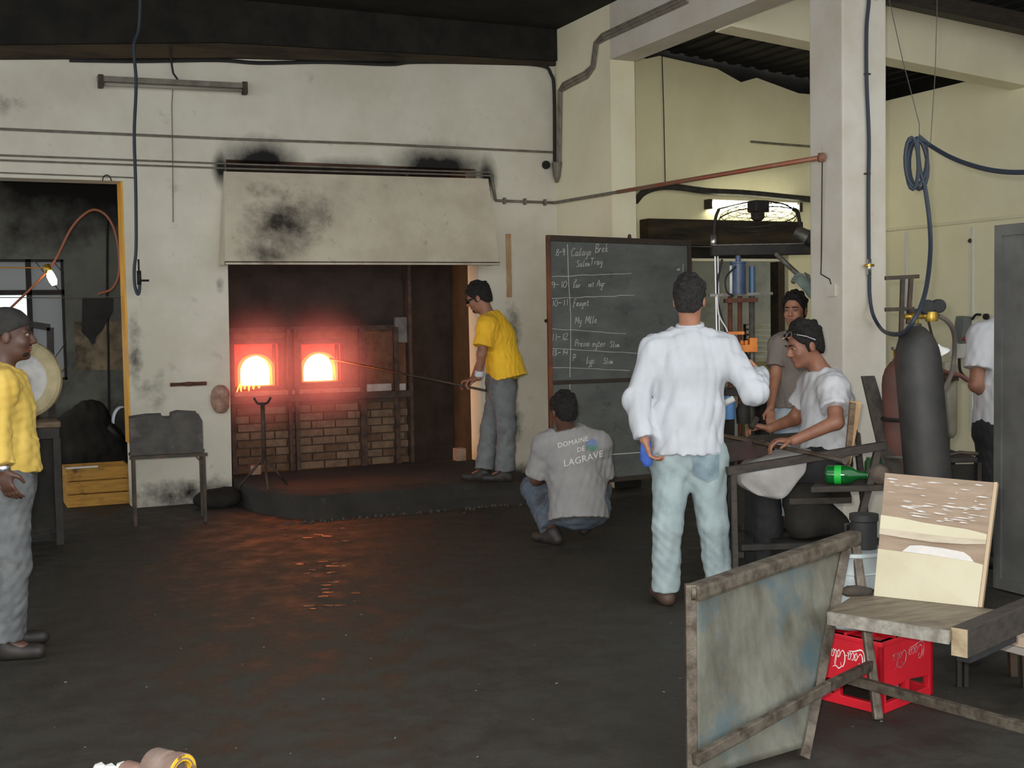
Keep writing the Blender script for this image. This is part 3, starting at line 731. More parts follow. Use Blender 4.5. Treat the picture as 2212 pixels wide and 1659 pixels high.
# steel sill, shelf bar, posts, upper casing
zs = Z_at(690, 842, FY)
MB().box((xl, FY-0.07, zs-0.03), (X_at(778, 840, FY), FY+0.01, zs+0.012)).build('sill', mat('pale_hot_sill', (150, 118, 100), 0.9, rgb2=(120, 88, 72), scale=9), fr_, bevel=0.006)
MB().box((xl-0.01, FY-0.10, 0.832), (xr_, FY+0.02, 0.895)).build('shelf_bar', M_fsteel, fr_, bevel=0.005)
for px, w, z1 in ((502, 0.04, 1.46), (626, 0.035, 1.5), (641, 0.04, 1.5), (784, 0.06, 1.5), (857, 0.045, 1.5)):
    x = X_at(px, 860, FY-0.05); MB().box((x-w/2, FY-0.075, 0.197), (x+w/2, FY-0.03, z1)).build('post', M_fsteel, fr_, bevel=0.004)
MB().box((xl, FY+0.06, 1.502), (xr_, FY+0.14, 3.2)).build('upper_casing', M_fdark, fr_)
for zz, hh in ((1.47, 0.05),): MB().box((xl, FY-0.02, zz), (xr_, FY+0.058, zz+hh)).build('cross_bar', M_fsteel, fr_, bevel=0.004)
MB().box((xr_, FY-0.08, 0.197), (xr_+0.035, FY+0.02, 2.95)).build('corner_post', M_fsteel, fr_, bevel=0.004)
p = aY(866, 690, FY-0.03); MB().box((p.x-0.055, FY-0.028, p.z-0.22), (p.x+0.06, FY+0.015, p.z+0.02)).build('side_plate', mat('pale_sooty_brick', (128, 122, 116), 0.9, rgb2=(96, 90, 86), scale=8), fr_)
for px0, px1 in ((792, 845), (862, 876)):
    a = aY(px0, 846, FY-0.02); b = aY(px1, 828, FY-0.02); MB().box((a.x, FY-0.03, a.z), (b.x, FY+0.01, b.z)).build('pale_block', mat('pale_fire_brick', (190, 176, 168), 0.9, rgb2=(160, 148, 140), scale=8), fr_, bevel=0.005)
# dark sheet added for the shaded depth at the right of the recess
o = MB().box((xr_+0.04, 11.5, 0.0), (4.655, 11.55, 3.2)).build('rear_shade_sheet', M_fdark); rebase(o, (4.3, 11.5, 0)); tag(o, 'added dark sheet for the shaded depth of the recess right of the furnace', 'shade sheet')
# loose fire bricks
for (px, py, Y, lab) in ((550, 1028, 10.98, 'pale loose fire brick standing at the foot of the furnace brickwork'), (993, 1008, 10.95, 'grey loose block on the platform left of the man in yellow polo')):
    p = aY(px, py, Y); o = MB().box((p.x-0.045, Y-0.05, 0.197), (p.x+0.05, Y+0.06, 0.197+(0.085 if px < 600 else 0.12))).build('fire_brick', mat('loose_brick', (168, 138, 118), 0.95, rgb2=(140, 112, 94), scale=10), bevel=0.006); rebase(o, (p.x, Y, 0.197)); tag(o, lab, 'brick')
# hood plate
hd = thing('furnace_hood', 'large pale steel hood plate with soot marks hanging above the furnace', 'hood', (3.5, 10.7, 2.05))
M_hood = mat('hood_pale_paint', (206, 196, 175), 0.75, rgb2=(188, 177, 156), scale=3, rgb3=(140, 126, 106), scale3=9, lo3=0.62, hi3=0.8, bump=0.15)
add_stains(M_hood, [(-0.78, .34, .40, .34, .78), (-0.95, 0.12, .34, .2, .6), (-.9, .66, .25, .12, .55), (-.5, .5, .3, .3, .55)], nscale=5, rgb=(48, 42, 36))
T0, T1 = aY(484, 370, 10.76), aY(1055, 386, 10.76); B0, B1 = aY(487, 571, 10.50), aY(1080, 572, 10.50)
MB().slab(B0, B1, T1, T0, -0.012).build('plate', M_hood, hd, bevel=0.003)
for a, b in ((B0, T0), (B1, T1)):
    s_ = 0.006 if a is B0 else -0.006
    MB().add([a+V((s_, .012, 0)), V((a.x+s_, 10.785, a.z)), V((b.x+s_, 10.785, b.z)), b+V((s_, .012, 0))], [(0, 1, 2, 3)]).build('cheek', M_hood, hd, recalc=False).modifiers.new('s', 'SOLIDIFY').thickness = 0.006
MB().bar(B0+V((0, .02, .012)), B1+V((0, .02, .012)), 0.03, 0.03).build('lower_rim', M_fsteel, hd)
# stand (yoke) in front of the furnace
yb = V((X_at(567, 870, 10.0), 10.0, 0.196)); yk = thing('iron_stand', 'iron three legged stand before the left furnace mouth', 'stand', yb)
zt = Z_at(567, 872, 10.0)
MB().tube([V((yb.x, yb.y, 0.42)), V((yb.x, yb.y, zt))], 0.018, 10).build('post', M_fsteel, yk)
for a in (20, 150, 265):
    MB().tube([V((yb.x, yb.y, 0.46)), V((yb.x+0.22*math.cos(math.radians(a)), yb.y+0.2*math.sin(math.radians(a)), 0.205))], 0.011, 8).build('leg', M_fsteel, yk)
MB().tube(spline([V((yb.x-.07, yb.y, zt+.05)), V((yb.x-.04, yb.y, zt+.005)), V((yb.x, yb.y, zt)), V((yb.x+.04, yb.y, zt+.005)), V((yb.x+.07, yb.y, zt+.05))], 4), 0.010, 8).build('yoke', M_fsteel, yk)
# gathering iron from the right mouth to the man's hands
a = aY(728, 778, 11.0); b = D(1012, 836, 10.3); o = MB().tube([a+(a-b)*0.06, b+(b-a)*0.12], 0.010, 8).build('gathering_iron', M_iron); rebase(o, b); tag(o, 'long gathering iron reaching from the right furnace mouth to the worker', 'iron')

# ================================================================ services on the furnace wall
def pipe(name, pts, r, m_, label, cat, seg=8, smooth=0):
    if smooth: pts = spline(pts, smooth)
    o = MB().tube(pts, r, seg).build(name, m_); b = V(pts[0]); rebase(o, b); return tag(o, label, cat)
wy = YW-0.022
pipe('conduit', [V((-3, wy, 3.15)), V((0.5, wy, 3.155)), V((2.3, wy, 3.16)), V((3.6, wy-.004, 3.175)), V((5.46, wy, 3.175))], 0.011, M_pipe, 'thin conduit running along the wall above the furnace hood', 'conduit')
pipe('gas_pipe', [V((-3, wy, 2.945)), V((2.2, wy, 2.945)), V((4.79, wy, 2.955))], 0.008, M_pipe, 'upper of the paired pipes crossing behind the hood top', 'pipe')
pipe('gas_pipe', [V((-3, wy, 2.905)), V((2.2, wy, 2.905)), V((4.74, wy, 2.925)), V((4.80, wy, 2.925))], 0.008, M_pipe, 'lower of the paired pipes crossing behind the hood top', 'pipe')
cp = thing('copper_pipe', 'pipe stepping down past the hood and crossing to the free column, reddish at its end', 'pipe', (4.8, wy, 2.68))
zc0 = aY(1060, 433, wy).z; pz = aX(1203, 437, XC-0.03).z
pe = aX(1770, 341, XC-0.03)
MB().tube([V((4.80, wy, 2.94)), V((4.84, wy, zc0))], 0.016, 8).tube([V((4.84, wy, zc0)), V((5.46, wy, pz))], 0.013, 8).build('drop', M_pipe, cp)
mid = V((XC-0.03, 9.55, pz+(pe.z-pz)*(wy-9.55)/(wy-pe.y)))
MB().tube([V((5.46, wy, pz)), V((XC-0.03, wy-.04, pz)), mid], 0.015, 8).build('wall_run', M_pipe, cp)
MB().tube([mid, pe], 0.018, 10).build('free_run', M_copper, cp)
MB().tube([pe-V((0, 0.02, -0.03)), pe-V((0, .02, .03))], 0.022, 8).tube([pe, pe-V((0, 0.05, 0))], 0.02, 8).build('elbow', M_copper, cp)
for f in (0.15, 0.5, 0.85): p = V((4.84, wy, zc0)).lerp(V((5.46, wy, pz)), f); MB().box((p.x-.01, wy-.02, p.z-.03), (p.x+.01, YW-.001, p.z+.03)).build('clip', M_pipe, cp)
w1 = aX(1773, 592, XC-0.006); pipe('wire', [pe-V((0, .03, .02)), w1-V((-.004, 0, -.06)), w1, aX(1792, 603, XC-.004), aX(1797, 622, XC-.004)], 0.004, M_black, 'thin wire dropping from the red pipe end down the column to a small plate', 'wire')
p = aX(1797, 624, XC-.004); o = MB().box((XC-0.02, p.y-.05, p.z-.05), (XC-.001, p.y+.03, p.z+.03)).build('switch_plate', M_column); rebase(o, p); tag(o, 'small pale switch plate on the left face of the column', 'switch')
# corner conduits: three parallel tubes
for k in range(3):
    o_ = k*0.030; pts = [aX(1476, -8, XC-.018), aX(1300, 74, XC-.018), aX(1284, 92, XC-.018), aX(1277, 142, XC-.018), aX(1262, 156, XC-.018), aX(1216, 180, XC-.018), aX(1206, 196, XC-.018), aX(1204, 352, XC-.018)]
    pts = [p+V((0, -o_*0.9, -o_ if i in (0, 1, 4, 5) else -o_*0.4)) for i, p in enumerate(pts)]
    pipe('wall_conduit', pts, 0.011, M_pipe, ['rearmost', 'middle', 'foremost'][k]+' of the three bent conduits in the wall corner', 'conduit')
o = MB().lathe(aX(1204, 350, XC-.03), [(0.05, 0), (0.055, -0.02), (0.035, -0.14), (0.012, -0.2)], 12, (0, -0.12, 1)).build('conduit_end', M_pipe); rebase(o, aX(1204, 350, XC-.03)); tag(o, 'grey tapered end piece below the corner conduits', 'fitting')
cb = [aY(150, 130, wy), aY(300, 132, wy), aY(470, 130, wy), aY(560, 136, wy), aY(700, 134, wy), aY(840, 139, wy), aY(900, 134, wy), aY(1080, 136, wy), aY(1170, 142, wy), aY(1190, 160, wy), aY(1197, 200, wy), aY(1198, 380, wy)]
pipe('cable', cb, 0.017, M_black, 'black cable along the wall top turning down into the corner', 'cable', 8, 5)
p = aY(1181, 356, YW-0.03); o = MB().lathe(p, [(0.04, 0), (0.042, 0.02), (0.03, 0.035)], 16, (0, 1, 0)).build('socket', M_iron2); rebase(o, p); tag(o, 'small round dark fitting beside the wall corner', 'fitting')
a = aY(1094, 505, wy); b = aY(1107, 642, wy); o = MB().box((a.x, YW-.012, b.z), (b.x, YW-.001, a.z)).build('rust_strip', mat('rust_strip', (168, 126, 88), 0.9, rgb2=(190, 170, 138), scale=10, stretch=(1, 1, .4))); rebase(o, a); tag(o, 'rusty vertical strip on the plaster right of the hood', 'strip')
# lamp batten
L0, L1 = aY(210, 170, 10.74), aY(534, 186, 10.74)
lb = thing('lamp_batten', 'unlit dusty fluorescent batten high on the furnace wall', 'lamp', (L0+L1)/2)
MB().bar(L0, L1, 0.05, 0.045).build('housing', M_pipe, lb, bevel=0.004)
MB().tube([L0+V((.05, -.02, -.045)), L1+V((-.05, -.02, -.045))], 0.016, 10).build('tube', mat('dusty_tube', (150, 146, 132), 0.6), lb)
for p in (L0, L1): s_ = .025 if p is L0 else -.025; MB().box((p.x+s_-.02, p.y-.045, p.z-.075), (p.x+s_+.02, p.y+.03, p.z+.03)).build('end_cap', M_iron, lb)
for x_, z_ in ((L0.x+.3, L0.z), (L1.x-.3, L1.z)): MB().box((x_, 10.765, z_-.02), (x_+.04, 10.799, z_+.02)).build('bracket', M_iron, lb)
pipe('cable', [aY(368, 98, 10.74), aY(371, 140, 10.74), aY(374, 158, 10.74), aY(384, 172, 10.74)], 0.009, M_black, 'short dark cable feeding the unlit batten', 'cable')
pipe('cable', [aY(374, 180, wy+.012), aY(371, 230, wy+.012), aY(373, 340, wy+.012), aY(374, 480, wy+.012)], 0.004, M_pipe, 'thin wire running down the pier below the batten', 'wire')
# blue hose with valve, hung in front of the pier
hz = thing('air_hose', 'dark blue air hose hanging from the ceiling before the left pier', 'hose', aY(293, 400, 10.62))
MB().tube(spline([V((aY(306, 0, 10.4).x, 10.4, 4.36)), aY(300, 60, 10.5), aY(289, 100, 10.6), aY(294, 180, 10.62), aY(290, 290, 10.62), aY(293, 400, 10.62), aY(294, 530, 10.62), aY(290, 580, 10.62), aY(291, 615, 10.62), aY(297, 635, 10.62), aY(301, 628, 10.62), aY(302, 600, 10.62)], 6), 0.014, 8).build('hose', M_hose, hz)
MB().tube([aY(301, 615, 10.61), aY(300, 585, 10.61)], 0.018, 8).tube([aY(300, 586, 10.61), aY(299, 560, 10.61)], 0.008, 6).build('valve', M_iron2, hz)
MB().tube([aY(301, 606, 10.61), aY(322, 606, 10.6)], 0.009, 8).build('lever', M_iron2, hz)
pipe('thin_pipe', [V((-3, wy+.01, 2.80)), aY(0, 373, wy+.01), aY(290, 384, wy+.01)], 0.006, M_pipe, 'thin pipe just above the left doorway', 'pipe')
c = aY(231, 391, YW-.03); o = MB().tube([c+V((0.035*math.cos(t), 0, 0.05*math.sin(t))) for t in [math.pi*i/8 for i in range(9)]], 0.005, 6).build('wire_hook', M_iron2); rebase(o, c); tag(o, 'small bent wire hook on the doorway head', 'hook')
# rusty handle bar and clay lump on the pier
a, b = aY(368, 831, 10.77), aY(446, 828, 10.77); hb = thing('handle_bar', 'rusty iron bar fixed across the left pier', 'bar', a)
MB().tube([a, a.lerp(b, .3), a.lerp(b, .5), a.lerp(b, .7), b], [0.016, .014, .02, .016, .017], 8).build('rod', M_rust, hb)
for f in (0.08, 0.92): p = a.lerp(b, f); MB().tube([p, V((p.x, 10.799, p.z))], 0.012, 8).build('stub', M_rust, hb)

# added volume glow imitating lens bloom before the mouths, denser near each
hzm = bpy.data.materials.new('bloom_glow'); hzm.use_nodes = True
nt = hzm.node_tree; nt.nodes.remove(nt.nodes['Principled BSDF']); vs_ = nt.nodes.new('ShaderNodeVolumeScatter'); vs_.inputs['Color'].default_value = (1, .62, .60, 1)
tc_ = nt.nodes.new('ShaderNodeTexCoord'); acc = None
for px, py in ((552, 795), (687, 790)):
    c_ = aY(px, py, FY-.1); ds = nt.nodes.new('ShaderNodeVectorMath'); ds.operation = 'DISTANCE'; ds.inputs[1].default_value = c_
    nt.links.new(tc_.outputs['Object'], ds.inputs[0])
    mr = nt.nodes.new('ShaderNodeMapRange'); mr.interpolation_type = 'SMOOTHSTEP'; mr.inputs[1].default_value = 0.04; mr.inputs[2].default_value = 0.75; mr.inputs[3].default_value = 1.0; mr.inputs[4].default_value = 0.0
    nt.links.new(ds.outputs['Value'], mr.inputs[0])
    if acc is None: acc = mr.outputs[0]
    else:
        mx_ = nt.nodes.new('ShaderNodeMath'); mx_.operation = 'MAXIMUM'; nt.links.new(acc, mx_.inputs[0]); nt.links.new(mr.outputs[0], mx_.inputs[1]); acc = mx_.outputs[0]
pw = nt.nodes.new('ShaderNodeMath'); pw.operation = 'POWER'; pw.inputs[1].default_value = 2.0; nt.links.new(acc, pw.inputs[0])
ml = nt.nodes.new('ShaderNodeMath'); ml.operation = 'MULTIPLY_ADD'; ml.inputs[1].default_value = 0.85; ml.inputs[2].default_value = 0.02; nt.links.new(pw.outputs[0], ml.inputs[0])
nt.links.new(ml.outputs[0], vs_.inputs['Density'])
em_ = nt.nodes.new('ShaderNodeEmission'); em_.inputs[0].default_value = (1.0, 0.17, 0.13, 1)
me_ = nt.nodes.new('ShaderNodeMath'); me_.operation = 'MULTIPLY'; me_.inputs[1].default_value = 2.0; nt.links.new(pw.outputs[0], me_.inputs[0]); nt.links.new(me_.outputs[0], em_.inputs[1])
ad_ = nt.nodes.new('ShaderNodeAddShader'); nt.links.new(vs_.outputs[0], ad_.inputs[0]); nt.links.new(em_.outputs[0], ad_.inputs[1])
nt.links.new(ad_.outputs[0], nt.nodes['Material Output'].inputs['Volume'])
o = MB().box((2.28, 10.45, 0.42), (3.98, FY-.11, 2.0)).build('bloom_glow', hzm); tag(o, 'added red glow volume imitating lens bloom before the furnace mouths', 'bloom', kind='stuff')
# ================================================================ left doorway room
M_wire = mat('grey_wire', (90, 88, 82), 0.6, 0.4)
wn = thing('window_1', 'steel window with diamond mesh and pale panes behind the left doorway', None, V((-0.4, 13.0, 1.05))); wn['kind'] = 'structure'
del wn['label']; wn['label'] = 'steel window with diamond mesh and pale panes behind the left doorway'
x0, x1, z0, z1 = -1.55, LWX, LWZ0, LWZ1
xm, zm = aY(64, 665, 13.04).x, aY(60, 632, 13.04).z; zl = aY(60, 905, 13.04).z
for a, b in (((x0, z0), (x1, z0)), ((x0, z1), (x1, z1)), ((x0, z0), (x0, z1)), ((x1, z0), (x1, z1)), ((xm, z0), (xm, z1)), ((x0, zm), (x1, zm))):
    MB().bar((a[0], 13.04, a[1]), (b[0], 13.04, b[1]), 0.05, 0.05, (0, 1, 0)).build('frame_bar', M_iron2, wn)
M_pane = bpy.data.materials.new('frosted_pane'); M_pane.use_nodes = True
nt = M_pane.node_tree; nt.nodes.remove(nt.nodes['Principled BSDF'])
tl = nt.nodes.new('ShaderNodeBsdfTranslucent'); tl.inputs[0].default_value = (0.45, 0.46, 0.46, 1); df = nt.nodes.new('ShaderNodeBsdfDiffuse'); df.inputs[0].default_value = (0.35, .35, .34, 1)
mx = nt.nodes.new('ShaderNodeMixShader'); nt.links.new(tl.outputs[0], mx.inputs[1]); nt.links.new(df.outputs[0], mx.inputs[2]); nt.links.new(mx.outputs[0], nt.nodes['Material Output'].inputs[0])
M_clear = mat('clear_window_glass', (235, 240, 240), 0.05, trans=1.0)
for (a, b, c_, d, m_) in ((x0+.02, xm-.02, z0+.02, zm-.02, M_clear), (xm+.02, x1-.02, z0+.02, zm-.02, M_pane), (xm+.02, x1-.02, zm+.02, z1-.02, M_pane), (x0+.02, xm-.02, zm+.02, z1-.02, M_pane)):
    MB().box((a, 13.07, c_), (b, 13.076, d)).build('pane', m_, wn)
ms = MB(); st = 0.17
k = -20
while k < 30:
    for sgn in (1, -1):
        pts = []
        for xx in (x0, x1):  # mesh covers the frosted part
            zz = (z0 + (xx-x0-k*st)*1.35*1) if sgn > 0 else (z1-(xx-x0-k*st)*1.35)
            pts.append((xx, zz))
        (xa, za), (xb, zb_) = pts
        def clip(xa, za, xb, zb_):
            out = []
            for zl in (z0, z1):
                t = (zl-za)/(zb_-za); out.append((xa+(xb-xa)*t, zl))
            lo_ = max(x0, min(out[0][0], out[1][0])); hi_ = min(x1, max(out[0][0], out[1][0]))
            return lo_, hi_
        lo_, hi_ = clip(xa, za, xb, zb_)
        if hi_-lo_ > 0.02:
            f = lambda x_: za+(zb_-za)*(x_-xa)/(xb-xa)
            (ms if lo_ > xm-.05 else MB()).tube([(lo_, 13.0, f(lo_)), (hi_, 13.0, f(hi_))], 0.005, 5)
    k += 1
ms.build('diamond_mesh', M_wire, wn)
def at_floor(px, py): return aZ(px, py)
tp = at_floor(100, 1180); ty = tp.y
tb = thing('work_table', 'dark work table with a brown top under the big wheel in the doorway', 'table', (0.45, ty+.25, 0))
zt = aY(100, 912, ty).z; xa, xb = aY(-60, 912, ty).x, aY(131, 912, ty).x
MB().box((xa, ty, zt-0.04), (xb, ty+.6, zt+.0)).build('table_top', M_wood, tb, bevel=0.006)
MB().box((xa, ty+.02, zt-0.12), (xb-.01, ty+.58, zt-.041)).build('apron_rail', M_iron2, tb)
for x_ in (xa+.03, xb-.03):
    for y_ in (ty+.03, ty+.57): MB().box((x_-.025, y_-.025, 0.001), (x_+.025, y_+.025, zt-.12)).build('leg', M_iron2, tb)
MB().box((xa+.06, ty+.05, 0.12), (xb-.06, ty+.55, zt-.125)).build('lower_case', M_soot, tb)
c = aY(48, 826, ty+.28); wm = thing('polishing_wheel', 'large cream rimmed wheel on the dark table in the left doorway', 'wheel', V((c.x, c.y, zt+.001)))
ax_ = unit(V((-0.45, -1, 0.0))); rO = 0.285; c.z = zt+.001+rO+.012
MB().lathe(c, [(0.19, -.03), (rO-.02, -.035), (rO, -.02), (rO, .02), (rO-.02, .035), (0.19, .03), (0.19, -.03)], 40, ax_, cap=False).build('rim', mat('cream_rubber_rim', (178, 164, 126), 0.8, rgb2=(150, 136, 104), scale=5), wm)
MB().lathe(c, [(0.001, -.012), (0.188, -.012), (0.188, .012), (0.001, .012)], 40, ax_).build('disc', mat('pale_disc', (196, 192, 186), 0.6, rgb2=(160, 156, 150), scale=5), wm)
MB().lathe(c, [(0.03, -.09), (0.045, -.03), (0.045, .03), (.03, .1)], 16, ax_).build('hub', M_iron2, wm)
MB().box((c.x-.12, c.y+.11, zt+.001), (c.x+.12, c.y+.2, zt+.06)).bar((c.x, c.y+.155, zt+.05), (c.x, c.y+.12, c.z), .05, .05, (0, 1, 0)).build('stand', M_iron2, wm)
pf = [aY(112, 905, ty+.5), aY(108, 712, ty+.5), aY(70, 706, ty+.5), aY(-20, 706, ty+.5), aY(-22, 905, ty+.5)]
o = MB()
for i in range(4): o.bar(pf[i], pf[i+1], 0.05, 0.05, (0, 1, 0))
o = o.build('hoop', M_iron2); zz = min(v.co.z for v in o.data.vertices)
zz -= 0; o.data.transform(Matrix.Translation((0, 0, zt+.001-zz))); zz = zt+.001; rebase(o, (pf[0].x, pf[0].y, zz)); tag(o, 'dark iron hoop frame standing on the table behind the wheel', 'frame')
# wire with black rag
a, b = aY(118, 643, 11.2), aY(262, 641, 11.02)
pipe('washing_wire', [V((-0.9, 11.2, a.z+.02)), a, b, V((1.39, 11.0, b.z))], 0.004, M_wire, 'wire strung across the left doorway holding a black rag', 'wire')
rp = [(178, 644), (245, 644), (244, 672), (233, 690), (222, 712), (208, 728), (205, 742), (198, 745), (192, 733), (176, 716), (177, 690)]
n_ = len(rp); o = MB().plate([(q[0], -q[1]) for q in rp], [], (0, 0, 0), (1, 0, 0), (0, 1, 0), 1)
for i, v in enumerate(o.v): s_ = v.z; q = aY(v.x, -v.y, 11.13+0.02*math.sin(v.x*0.2)); o.v[i] = q+V((0, 0.012*s_, 0))
o = o.build('black_rag', mat('black_rag_cloth', (24, 23, 23), 0.95, rgb2=(34, 33, 32), scale=8)); rebase(o, aY(210, 644, 11.13)); tag(o, 'black pointed rag hung on a wire in the left doorway', 'rag')
# orange tube arch with lamp
pipe('orange_tube', [aY(-10, 690, 11.5), aY(20, 668, 11.45), aY(108, 578, 11.3), aY(150, 500, 11.25), aY(178, 466, 11.2), aY(205, 453, 11.2), aY(232, 468, 11.2), aY(250, 505, 11.2), aY(258, 560, 11.2), aY(255, 600, 11.2), aY(240, 625, 11.2), aY(212, 635, 11.2)], 0.011, mat('orange_tube', (140, 84, 58), 0.6), 'thin orange brown tube arching over the left doorway', 'tube', 8, 6)
lp = thing('inspection_lamp', 'glowing hand lamp clipped to the orange tube in the doorway', 'lamp', aY(104, 580, 11.27))
MB().tube([aY(99, 572, 11.27), aY(106, 590, 11.26)], 0.03, 10).build('holder', M_brass, lp)
MB().tube([aY(106, 585, 11.25), aY(109, 595, 11.25), aY(115, 607, 11.25), aY(118, 616, 11.25)], [0.022, 0.034, 0.034, 0.02], 12).build('bulb', mat('lit_bulb', (255, 230, 190), 0.5, emit=(255, 214, 160), estr=14), lp)
pipe('lamp_flex', [aY(-10, 578, 11.6), aY(40, 578, 11.5), aY(102, 579, 11.29)], 0.006, mat('orange_flex', (176, 120, 52), 0.6), 'orange flex leading to the glowing hand lamp', 'flex')
pipe('cable', [aY(232, 470, 12.985), aY(231, 640, 12.985), aY(234, 760, 12.985), aY(235, 890, 12.985)], 0.012, M_black, 'vertical black cable on the back wall beyond the doorway', 'cable')
# yellow wooden box
yb0 = 11.10; a, b = aY(143, 1012, yb0), aY(282, 1012, yb0); bx = thing('wooden_box', 'yellow brown plank box on the floor inside the left doorway', 'box', V(((a.x+b.x)/2, yb0+.2, 0)))
M_ybox = mat('yellow_planks', (190, 142, 62), 0.8, rgb2=(160, 114, 50), scale=5, stretch=(1, 1, 6), rgb3=(70, 56, 36), scale3=4, lo3=.58, hi3=.72)
h_ = a.z/3
for k in range(3): MB().box((a.x, yb0, 0.002+k*h_), (b.x, yb0+.02, (k+1)*h_-.008)).build('plank', M_ybox, bx, bevel=.003); MB().box((a.x, yb0+.4, 0.002+k*h_), (b.x, yb0+.42, (k+1)*h_-.008)).build('plank', M_ybox, bx)
for x_ in (a.x, b.x-.02): MB().box((x_, yb0+.021, 0.002), (x_+.02, yb0+.399, a.z-.01)).build('end_board', M_ybox, bx)
MB().box((a.x, yb0-.004, a.z-.006), (a.x+.26, yb0+.02, a.z+.008)).build('edge_strip', M_white, bx)
# covered machine: a dark heap behind the box
s = Sdf(0.02); q0 = aY(200, 960, 11.8)
hm = thing('covered_machine', 'dark sheeted machine heaped behind the wooden box', 'machine', V((q0.x, 11.9, 0)))
for px, py, rr in ((150, 930, .22), (195, 905, .24), (170, 980, .3), (225, 960, .26), (255, 985, .2), (130, 1000, .25)):
    p = aY(px, py, 11.85); s.cone(p, V((p.x, 11.95, rr)), rr*.7, rr, .08)
s.cut(V((0, 0, 0.002)), -UP)
sdf_obj('cover', s, M_soot, hm, .02, .25, 3)
p = aY(236, 920, 11.55); MB().tube([p, aY(262, 950, 11.55)], .03, 8).build('arm', M_iron2, hm)
p = aY(268, 905, 11.35); gs = []
for i in range(9):
    t = math.radians(80+i*13); gs += [p+V((.09*math.cos(t), 0, .14*math.sin(t)-.03)), p+V((.09*math.cos(t), .16, .14*math.sin(t)-.03))]
o = MB().add(gs, [(2*i, 2*i+1, 2*i+3, 2*i+2) for i in range(8)], True).build('white_guard', mat('white_plastic', (196, 202, 210), 0.5), hm, recalc=False); o.modifiers.new('s', 'SOLIDIFY').thickness = .008
tag(o, 'white curved guard')
# metal bin on legs
f0, f1 = aZ(293, 1138), aZ(444, 1128)
bn = thing('metal_trough', 'grey sheet metal trough on four thin legs beside the left pier', 'trough', (f0+f1)/2)
ux_ = unit(V((f1.x-f0.x, f1.y-f0.y, 0))); uy_ = V((-ux_.y, ux_.x, 0)); W_ = (f1-f0).length; zb1 = 1.55-(980-700)*depth(f0)/2650; zt1 = 1.55-(893-700)*depth(f0)/2650
M_bin = mat('sooty_galvanised', (74, 70, 64), 0.6, 0.4, rgb2=(54, 50, 46), scale=6, rgb3=(104, 98, 90), scale3=5, lo3=.6, hi3=.75, bump=.1)
def bp(a, b, z): return f0+ux_*a+uy_*b+V((0, 0, z))
prof = [(-.02, zb1), (W_+.0, zb1), (W_+.0, zt1-.06), (W_-.03, zt1-.0), (W_-.18, zt1+.015), (W_*.56, zt1), (W_*.55, zt1-.03), (W_*.44, zt1-.03), (W_*.43, zt1-.005), (W_*.2, zt1-.005), (-.02, zt1-.02)]
MB().plate(prof, [], bp(0, 0, 0), ux_, V((0, 0, 1)), -.006).build('front_sheet', M_bin, bn)
MB().plate(prof, [], bp(0, .30, 0), ux_, V((0, 0, 1)), -.006).build('back_sheet', M_bin, bn)
MB().slab(bp(-.02, .006, zb1), bp(-.02, .30, zb1), bp(-.02, .30, zt1-.02), bp(-.02, .006, zt1-.02), .006).build('end_sheet', M_bin, bn)
MB().slab(bp(W_, .006, zb1), bp(W_, .30, zb1), bp(W_, .30, zt1-.06), bp(W_, .006, zt1-.06), -.006).build('end_sheet', M_bin, bn)
MB().slab(bp(-.02, .0, zb1), bp(W_, .0, zb1), bp(W_, .30, zb1), bp(-.02, .30, zb1), .006).build('base_sheet', M_bin, bn)
MB().bar(bp(-.03, -.006, zb1-.012), bp(W_+.03, -.006, zb1-.012), .02, .025).bar(bp(-.03, .306, zb1-.012), bp(W_+.03, .306, zb1-.012), .02, .025).build('rail', M_iron, bn)
for a_ in (0, W_):
    for b_ in (0, .30):
        q_ = bp(a_, b_, 0); MB().box((q_.x-.012, q_.y-.012, 0.001), (q_.x+.012, q_.y+.012, zb1-.025)).build('leg', M_iron, bn)
MB().bar(bp(W_-.06, 0, zb1-.02), bp(W_, 0, zb1-.10), .012, .012).build('brace', M_iron, bn)
# dark sack by the pier
s = Sdf(.015); q = aZ(470, 1095); sk = thing('dark_sack', 'low dark sack on the floor by the furnace pier', 'sack', V((q.x, q.y, 0)))
s.ell(V((q.x, q.y, .07)), (.20, .12, .085), None, .02).ell(V((q.x+.1, q.y+.03, .09)), (.1, .1, .07), None, .03).cut(V((0, 0, .002)), -UP); sdf_obj('sack_body', s, M_soot, sk, .008, .1, 2)
s = Sdf(.01); q = aY(476, 862, 10.74); cl_ = thing('clay_lump', 'brownish clay lagging stuck on the pier edge beside the furnace', 'lagging', V((q.x, 10.79, q.z-.12)))
s.ell(V((q.x, 10.77, q.z)), (.075, .06, .115), None, .02).ell(V((q.x+.02, 10.75, q.z+.04)), (.06, .06, .07), None, .03).ell(V((q.x+.01, 10.75, q.z-.06)), (.06, .05, .06), None, .03).cut(V((0, 10.798, 0)), V((0, 1, 0)))
sdf_obj('lump', s, mat('pink_clay', (176, 140, 122), .95, rgb2=(140, 104, 90), scale=14, bump=.5), cl_, .006, .06, 4)
